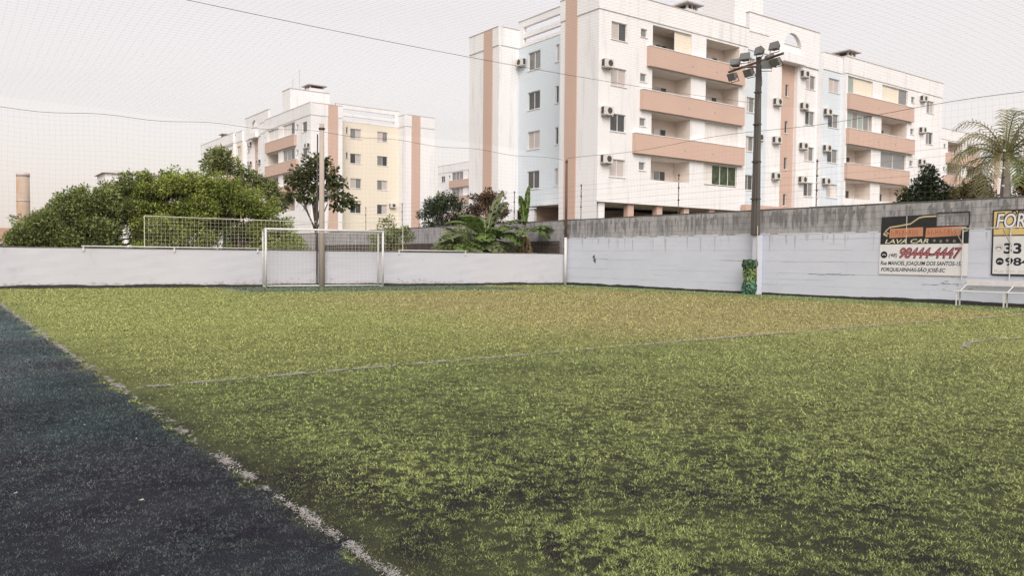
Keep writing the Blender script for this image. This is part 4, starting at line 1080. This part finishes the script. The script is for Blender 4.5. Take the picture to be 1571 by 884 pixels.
# ------------------------------------------------------------------ plants
def leaf_cloud(centres, n, size, flat=0.5, droop=0.0, aspect=0.5):
    """n folded leaves around clump centres (x,y,z,rx,ry,rz); more near the clump surface"""
    cs = np.array(centres, float); w = cs[:,3]*cs[:,4]*cs[:,5]; w = w**0.75; idx = rng.choice(len(cs), n, p=w/w.sum())
    v = rng.normal(size=(n,3)); v /= np.linalg.norm(v, axis=1)[:,None]
    rad = rng.random(n)**0.42*(0.9+0.25*rng.random(n))
    p = cs[idx,:3] + v*rad[:,None]*cs[idx,3:6]
    a = rng.uniform(0, 2*np.pi, n); el = rng.normal(droop, flat, n)
    d = np.stack([np.cos(a)*np.cos(el), np.sin(a)*np.cos(el), np.sin(el)], -1)
    d = d*0.75 + v*0.5; d /= np.linalg.norm(d, axis=1)[:,None]
    up = rng.normal(size=(n,3))*0.5 + np.array([0,0,1.0]); sd = np.cross(d, up); sd /= np.linalg.norm(sd, axis=1)[:,None]
    nn = np.cross(sd, d)
    L = size*rng.uniform(0.6, 1.35, n)[:,None]; W = L*aspect*0.5
    p0 = p; p1 = p+d*L*.5+sd*W+nn*W*.35; p2 = p+d*L; p3 = p+d*L*.5-sd*W+nn*W*.35
    V = np.stack([p0,p1,p2,p3], 1).reshape(-1,3)
    i = np.arange(n)*4
    F = np.concatenate([np.stack([i,i+1,i+2],-1), np.stack([i,i+2,i+3],-1)])
    return V, F

def tree(name, label, base, trunk_h, clumps, n, size, lm, r=0.12, cat='tree', group=None, aspect=.5, droop=0.0, lean=(0,0)):
    x, y, z = base
    t = thing(name, base, label, cat, group)
    m = MB(); top = (x+lean[0], y+lean[1], z+trunk_h)
    m.tube([(x,y,z), (x+lean[0]*.4+.03,y+lean[1]*.4,z+trunk_h*.5), top], [r, r*.8, r*.6], 9)
    for c in clumps[:9]:
        s = random.uniform(.55, .95); st = (x+lean[0]*s, y+lean[1]*s, z+trunk_h*s)
        mid = ((st[0]+c[0])/2+random.uniform(-.1,.1), (st[1]+c[1])/2, (st[2]+c[2])/2+.12)
        m.tube([st, mid, (c[0],c[1],c[2])], [r*.5, r*.32, r*.12], 6)
        for k in range(3):
            e = (c[0]+random.uniform(-.8,.8)*c[3], c[1]+random.uniform(-.8,.8)*c[4], c[2]+random.uniform(-.2,.9)*c[5]); m.tube([(c[0],c[1],c[2]), e], [r*.14, r*.05], 4, False)
    m.build('trunk', M_bark, t, True)
    V, F = leaf_cloud(clumps, n, size, aspect=aspect, droop=droop)
    np_mesh('crown', V, F, lm, t)
    return t
def clumps_in(x0, x1, y0, y1, ztop, zbot, k, r):
    """clumps whose tops follow the outline ztop(x), filled down to zbot, with loose sprigs on top"""
    out = []
    for i in range(k):
        x = random.uniform(x0, x1); y = random.uniform(y0, y1); rr = r*random.uniform(.5, 1.15); zt = ztop(x)-rr*.7-abs(random.gauss(0, .22))
        z = zt if i % 5 < 2 else random.uniform(zbot, max(zbot+.1, zt))
        out.append((x, y, z, rr, rr, rr*.7))
    for i in range(k//2):
        x = random.uniform(x0, x1); rr = random.uniform(.10, .26); out.append((x, random.uniform(y0, y1), ztop(x)+random.uniform(-.25, .22), rr*1.2, rr, rr))
    return out
LM_hedge = leafmat('fresh_green_leaves', (0.125,0.155,0.04), (0.36,0.43,0.10), (0.46,0.50,0.16))
LM_dull = leafmat('dull_green_leaves', (0.125,0.155,0.055), (0.265,0.315,0.105), (0.33,0.35,0.17))
LM_dark = leafmat('dark_green_leaves', (0.018,0.032,0.016), (0.055,0.085,0.035), (0.09,0.12,0.06))
LM_big = leafmat('dark_broad_leaves', (0.05,0.06,0.026), (0.125,0.145,0.055), (0.24,0.18,0.09))
LM_red = leafmat('reddish_leaves', (0.05,0.045,0.025), (0.13,0.075,0.045), (0.20,0.10,0.06))
LM_olive = leafmat('olive_leaves', (0.10,0.09,0.03), (0.20,0.17,0.06), (0.27,0.20,0.08))
LM_orange = leafmat('orange_leaves', (0.14,0.10,0.04), (0.28,0.19,0.08), (0.36,0.26,0.12))
lerp = lambda xs, ys: (lambda x: float(np.interp(x, xs, ys)))
outline_ = lerp([2.5,3.3,3.9,4.9,6.6,8.0,9.5,11.6,13.3,14.1,14.8], [2.3,2.7,3.2,3.8,4.35,4.75,5.0,4.85,4.25,3.5,2.7])
outline = lambda x: outline_(x) + 0.28*math.sin(x*2.3+.6)*math.sin(x*5.1) + 0.12*math.sin(x*9.7)
random.seed(5)
hg = 'leafy trees behind the low wall'
tree('small_tree', 'dull green shrubby tree at the left end of the row, beside the far round tower', (4.2, 40.0, 0), 1.9, clumps_in(2.9, 5.6, 39, 41, outline, 1.3, 70, .62), 32000, .135, LM_dull, .10, group=hg)
tree('small_tree', 'dark-bottomed green tree second from the left in the row behind the low wall', (6.8, 40.4, 0), 2.3, clumps_in(5.0, 8.4, 39, 41.5, outline, 1.3, 96, .66), 46000, .135, LM_dull, .13, group=hg)
tree('small_tree', 'bright green bushy tree above the left end of the wire fence', (9.0, 39.6, 0), 2.5, clumps_in(7.6, 10.6, 38.4, 41, outline, 1.3, 96, .66), 50000, .13, LM_hedge, .13, group=hg)
tree('small_tree', 'bright green bushy tree left of the goal in front of the far block', (12.2, 39.4, 0), 2.4, clumps_in(10.3, 14.8, 38.2, 41, outline, 1.3, 124, .66), 62000, .13, LM_hedge, .13, group=hg)
tree('small_tree', 'loose grey-green tree top rising behind the bright green trees', (13.3, 45.5, 0), 5.0,
     [(13.0,45.5,6.9,.7,.6,.45),(13.6,45.5,6.3,.8,.6,.5),(12.6,45.4,6.2,.6,.5,.5),(14.6,45.2,5.6,.8,.6,.6),(15.6,45.0,5.2,.7,.6,.5),(16.2,45.2,4.4,.7,.6,.6),(14.2,45.5,4.6,.9,.6,.8)], 5200, .21, LM_dull, .12, group=hg)
# broad-leaved tree by the concrete pole
cl = [(16.5,40,6.35,.75,.6,.4),(15.9,40,5.75,.7,.6,.4),(17.0,40.1,5.8,.75,.6,.42),(15.4,40,5.25,.6,.6,.32),(17.55,40,5.3,.55,.6,.3),(16.0,40.1,5.1,.7,.6,.35),(17.2,40,4.75,.6,.6,.35),(15.25,40,4.55,.6,.6,.28),(16.2,40.1,4.45,.5,.6,.3),(18.0,40,4.45,.6,.5,.28),(18.5,40,4.2,.4,.4,.22),(17.7,40,4.0,.4,.5,.22)]
tree('broad_leaved_tree', 'slender tree with dark broad leaves behind the concrete pole', (16.45, 40, 0), 4.2, cl, 1900, .28, LM_big, .085, aspect=.62, droop=-.35)
tree('bush', 'small green bush above the low wall right of the goal', (20.4, 39.0, 0), 1.8, clumps_in(19.4, 21.4, 38.6, 39.6, lambda x: 3.25-.35*abs(x-20.2), 1.6, 14, .42), 2800, .15, LM_dull, .06, 'bush')
tree('tree', 'dark green round tree behind the grey wall, left of the banana plants', (28.4, 46.5, 0), 3.0, clumps_in(27.2, 30.4, 46, 48, lerp([27,28,29.2,30.5],[4.3,5.5,5.7,4.8]), 3.0, 26, .65), 9000, .16, LM_dark, .14)
tree('tree', 'reddish-brown leaved tree behind the banana plants', (30.4, 43.5, 0), 3.4, clumps_in(28.6, 31.4, 43, 44.4, lerp([28.4,29.3,30,31,31.6],[4.7,5.4,5.75,5.5,4.8]), 3.2, 24, .55), 6000, .17, LM_red, .12)
tree('shrub', 'low grey-green shrub hanging over the grey wall left of the banana plants', (24.2, 37.5, 0), 1.6, clumps_in(22.9, 25.2, 36.8, 38.2, lambda x: 3.1-.3*abs(x-24.3), 1.6, 18, .42), 3800, .14, LM_dull, .06, 'shrub')
tree('tree', 'dark green conical tree above the tall wall in front of the right wing', (33.2, 16.35, 0), 3.2, [(33.2,16.3,4.95,.3,.35,.32),(33.2,16.35,4.55,.4,.6,.35),(33.3,16.1,4.2,.4,.75,.35),(33.2,16.6,4.15,.4,.75,.35),(33.2,16.95,3.75,.5,.6,.35),(33.2,15.75,3.75,.5,.55,.35),(33.2,16.3,3.6,.6,.8,.4)], 5200, .15, LM_dark, .09)
tree('shrub', 'orange-brown shrub beside the dark conical tree above the tall wall', (33.6, 17.35, 0), 3.0, [(33.6,17.4,4.2,.35,.4,.28),(33.6,17.2,3.9,.4,.5,.3)], 420, .15, LM_orange, .06, 'shrub')
tree('shrub', 'olive shrub between the dark conical tree and the palm', (33.3, 14.75, 0), 2.9, [(33.3,14.6,4.15,.4,.45,.35),(33.3,15.0,3.9,.4,.5,.35),(33.3,14.3,4.4,.35,.35,.3),(33.3,14.1,3.85,.4,.4,.35)], 2300, .15, LM_olive, .07, 'shrub')
tree('shrub', 'orange-leaved shrub at the right picture edge behind the tall wall', (33.4, 12.65, 0), 2.9, [(33.4,12.6,4.3,.4,.4,.35),(33.4,12.75,3.9,.4,.4,.35),(33.4,12.3,4.1,.4,.5,.4)], 1600, .16, LM_orange, .07, 'shrub')

# palm
M_frond = leafmat('palm_leaflets', (0.17,0.16,0.08), (0.36,0.33,0.18), (0.50,0.43,0.27), 0.35)
M_frondgreen = leafmat('green_palm_leaflets', (0.11,0.14,0.035), (0.22,0.26,0.075), (0.32,0.30,0.13), 0.3)
def palm(base, h, nf, L):
    x, y, z = base
    t = thing('palm_tree', base, 'tall palm with arching yellowish fronds above the tall wall at right', 'palm tree')
    m = MB(); pts = []; rs = []
    for k in range(12): pts.append((x+.05*math.sin(k*.4), y-.04*k/11, z+h*k/11)); rs.append((.19 if k < 9 else .19-.03*(k-8))*(1+.05*(k % 2)))
    m.tube(pts, rs, 14); m.build('trunk', M_palmbark, t, True)
    c = Vector((x, y, z+h))
    for i in range(nf):
        az = 2*math.pi*i/nf*1.618*2 + random.uniform(-.2,.2); el0 = math.radians(random.choice((76, 64, 52, 40, 26, 8))+random.uniform(-6,6)); ln = L*random.uniform(.82, 1.08)
        p = c.copy(); d = Vector((math.cos(az)*math.cos(el0), math.sin(az)*math.cos(el0), math.sin(el0))); rp = [p.copy()]; dirs = [d.copy()]
        N = 18
        for k in range(N):
            d = (d + Vector((0,0,-1))*(.035+.012*k)).normalized(); p = p+d*ln/N; rp.append(p.copy()); dirs.append(d.copy())
        m = MB(); m.tube([tuple(q) for q in rp], [.035*(1-k/(N+2)) for k in range(N+1)], 5)
        for k in range(2, N+1):
            for rep in (0, .5):
                q = rp[k] if rep == 0 or k == N else rp[k].lerp(rp[k+1], .5)
                sd = dirs[k].cross(Vector((0,0,1))); sd = sd.normalized() if sd.length > .01 else Vector((1,0,0))
                un = sd.cross(dirs[k]).normalized()
                w = math.sin(math.pi*min(1, (k+1)/(N+3)))**.6
                for sg_ in (-1, 1):
                    for tw in ((.25,) if rep else (-.3,)):
                        ll = .62*w*random.uniform(.8,1.15); dv = (sd*sg_ + dirs[k]*.75 + un*(tw+random.uniform(-.2,.2))).normalized()
                        a = q; b = q+dv*ll*.5+Vector((0,0,-.04*ll)); e = q+dv*ll+Vector((0,0,-.42*ll)); wv = dirs[k]*.015
                        m.quad(a-wv, a+wv, b+wv, b-wv); m.tri(b-wv, b+wv, e)
        m.build('frond', M_frondgreen if (i % 3 == 0) else M_frond, t)
random.seed(11)
palm((33.1, 13.34, 0), 5.25, 30, 2.45)

# bananas
LM_ban = leafmat('banana_leaf', (0.085,0.145,0.030), (0.135,0.205,0.050), (0.19,0.25,0.08), .3, .4)
LM_ban2 = leafmat('pale_banana_leaf', (0.10,0.13,0.06), (0.17,0.20,0.10), (0.22,0.24,0.13), .25, .4)
M_banstem = mat('banana_stem', (0.13,0.12,0.06), 0.7, (0.09,0.06,0.04), 3.0, (1,1,.4))
M_deadleaf = leafmat('dead_banana_leaf', (0.10,0.060,0.04), (0.22,0.135,0.085), (0.28,0.18,0.11), .1)
M_rib = mat('banana_midrib', (0.30,0.34,0.15), 0.5)
def banana_leaf(root, c, az, el, L, W, m_, bend=.06, tear=.35, name='leaf'):
    d = Vector((math.cos(az)*math.cos(el), math.sin(az)*math.cos(el), math.sin(el))); p = Vector(c); N = 16
    pts = [p.copy()]; ds = [d.copy()]
    for k in range(N):
        d = (d+Vector((0,0,-1))*bend*(.4+1.3*k/N)).normalized(); p = p+d*L/N; pts.append(p.copy()); ds.append(d.copy())
    m = MB(); r = MB(); r.tube([tuple(q) for q in pts], [.03*(1-.85*k/N) for k in range(N+1)], 5)
    for k in range(3, N):
        s0 = ds[k].cross(Vector((0,0,1))).normalized() if abs(ds[k].z) < .98 else Vector((1,0,0)); u0 = s0.cross(ds[k]).normalized()
        f = lambda q: max(0, math.sin(math.pi*min(1, max(0, (q-2.4)/(N-2)))))**.55
        for sg_ in (-1, 1):
            g0 = random.uniform(0, .03) if random.random() < tear else 0
            lift = .30
            a, b = pts[k]+u0*.004, pts[k+1]+u0*.004
            w0, w1 = W*f(k)*random.uniform(.93,1.04), W*f(k+1)*random.uniform(.93,1.04)
            droop = Vector((0,0,-1))*random.uniform(.1,.35)*W*(1 if random.random() < tear else .35)
            ea = a+(s0*sg_+u0*lift).normalized()*w0*.55; eb = b+(s0*sg_+u0*lift).normalized()*w1*.55
            fa = a+(s0*sg_+ds[k]*.25).normalized()*w0+droop*f(k)+ds[k]*g0; fb = b+(s0*sg_+ds[k]*.25).normalized()*w1+droop*f(k+1)-ds[k]*g0
            m.quad(a, b, eb, ea); m.quad(ea, eb, fb, fa)
    o = m.build(name, m_, root, True)
    # join leaf quads of each half into one island so the colour stays even over a leaf
    bm = bmesh.new(); bm.from_mesh(o.data); bmesh.ops.remove_doubles(bm, verts=bm.verts, dist=0.012); bm.to_mesh(o.data); bm.free()
    r.build('midrib', M_rib, o, True)
def banana(base, h, label, leaves, dead=0, r=.11):
    x, y, z = base
    t = thing('banana_plant', base, label, 'banana plant', 'banana plants behind the low wall')
    m = MB(); m.tube([(x,y,z), (x+.02,y,z+h*.5), (x,y,z+h)], [r, r*.85, r*.6], 10); m.build('pseudostem', M_banstem, t, True)
    for (az, el, L, W, k) in leaves: banana_leaf(t, (x,y,z+h), math.radians(az), math.radians(el), L*1.25, W*1.65, (LM_ban, LM_ban2)[k], bend=.085)
    for i in range(dead):
        banana_leaf(t, (x,y,z+h-.1), random.uniform(0,6.28), math.radians(-35), random.uniform(1.0,1.7), .17, M_deadleaf, .5, .9, 'dead_leaf')
random.seed(3)
banana((22.55, 33.0, 0), 2.15, 'big banana plant with wide green leaves right of the goal',
       [(150,50,1.9,.30,0),(175,28,2.0,.32,1),(200,55,2.0,.32,0),(235,30,1.6,.34,0),(270,45,1.5,.36,0),(300,25,1.7,.36,0),(330,50,2.1,.32,1),(355,30,2.0,.34,0),(20,68,2.3,.26,1),(5,78,2.3,.20,1),(255,10,1.4,.34,1),(215,8,1.5,.32,1),(320,5,1.6,.32,0),(60,60,1.8,.3,1),(262,-8,1.2,.36,0),(238,-12,1.3,.34,1),(292,-6,1.25,.36,0)], 3)
banana((21.5, 33.3, 0), 1.75, 'lower banana plant with drooping leaves left of the big one',
       [(190,40,1.5,.28,1),(160,30,1.5,.26,1),(230,25,1.4,.28,0),(280,30,1.3,.3,0),(320,40,1.4,.3,0),(120,60,1.5,.25,1)], 1, .09)
banana((24.35, 32.1, 0), 2.65, 'banana plant with upright furled leaf and brown dead leaves near the corner',
       [(180,25,1.5,.24,1),(350,20,1.3,.25,1),(300,15,1.2,.26,0),(225,20,1.2,.26,1),(20,86,1.9,.13,0),(200,82,1.5,.15,0),(330,30,1.4,.24,0)], 9, .10)
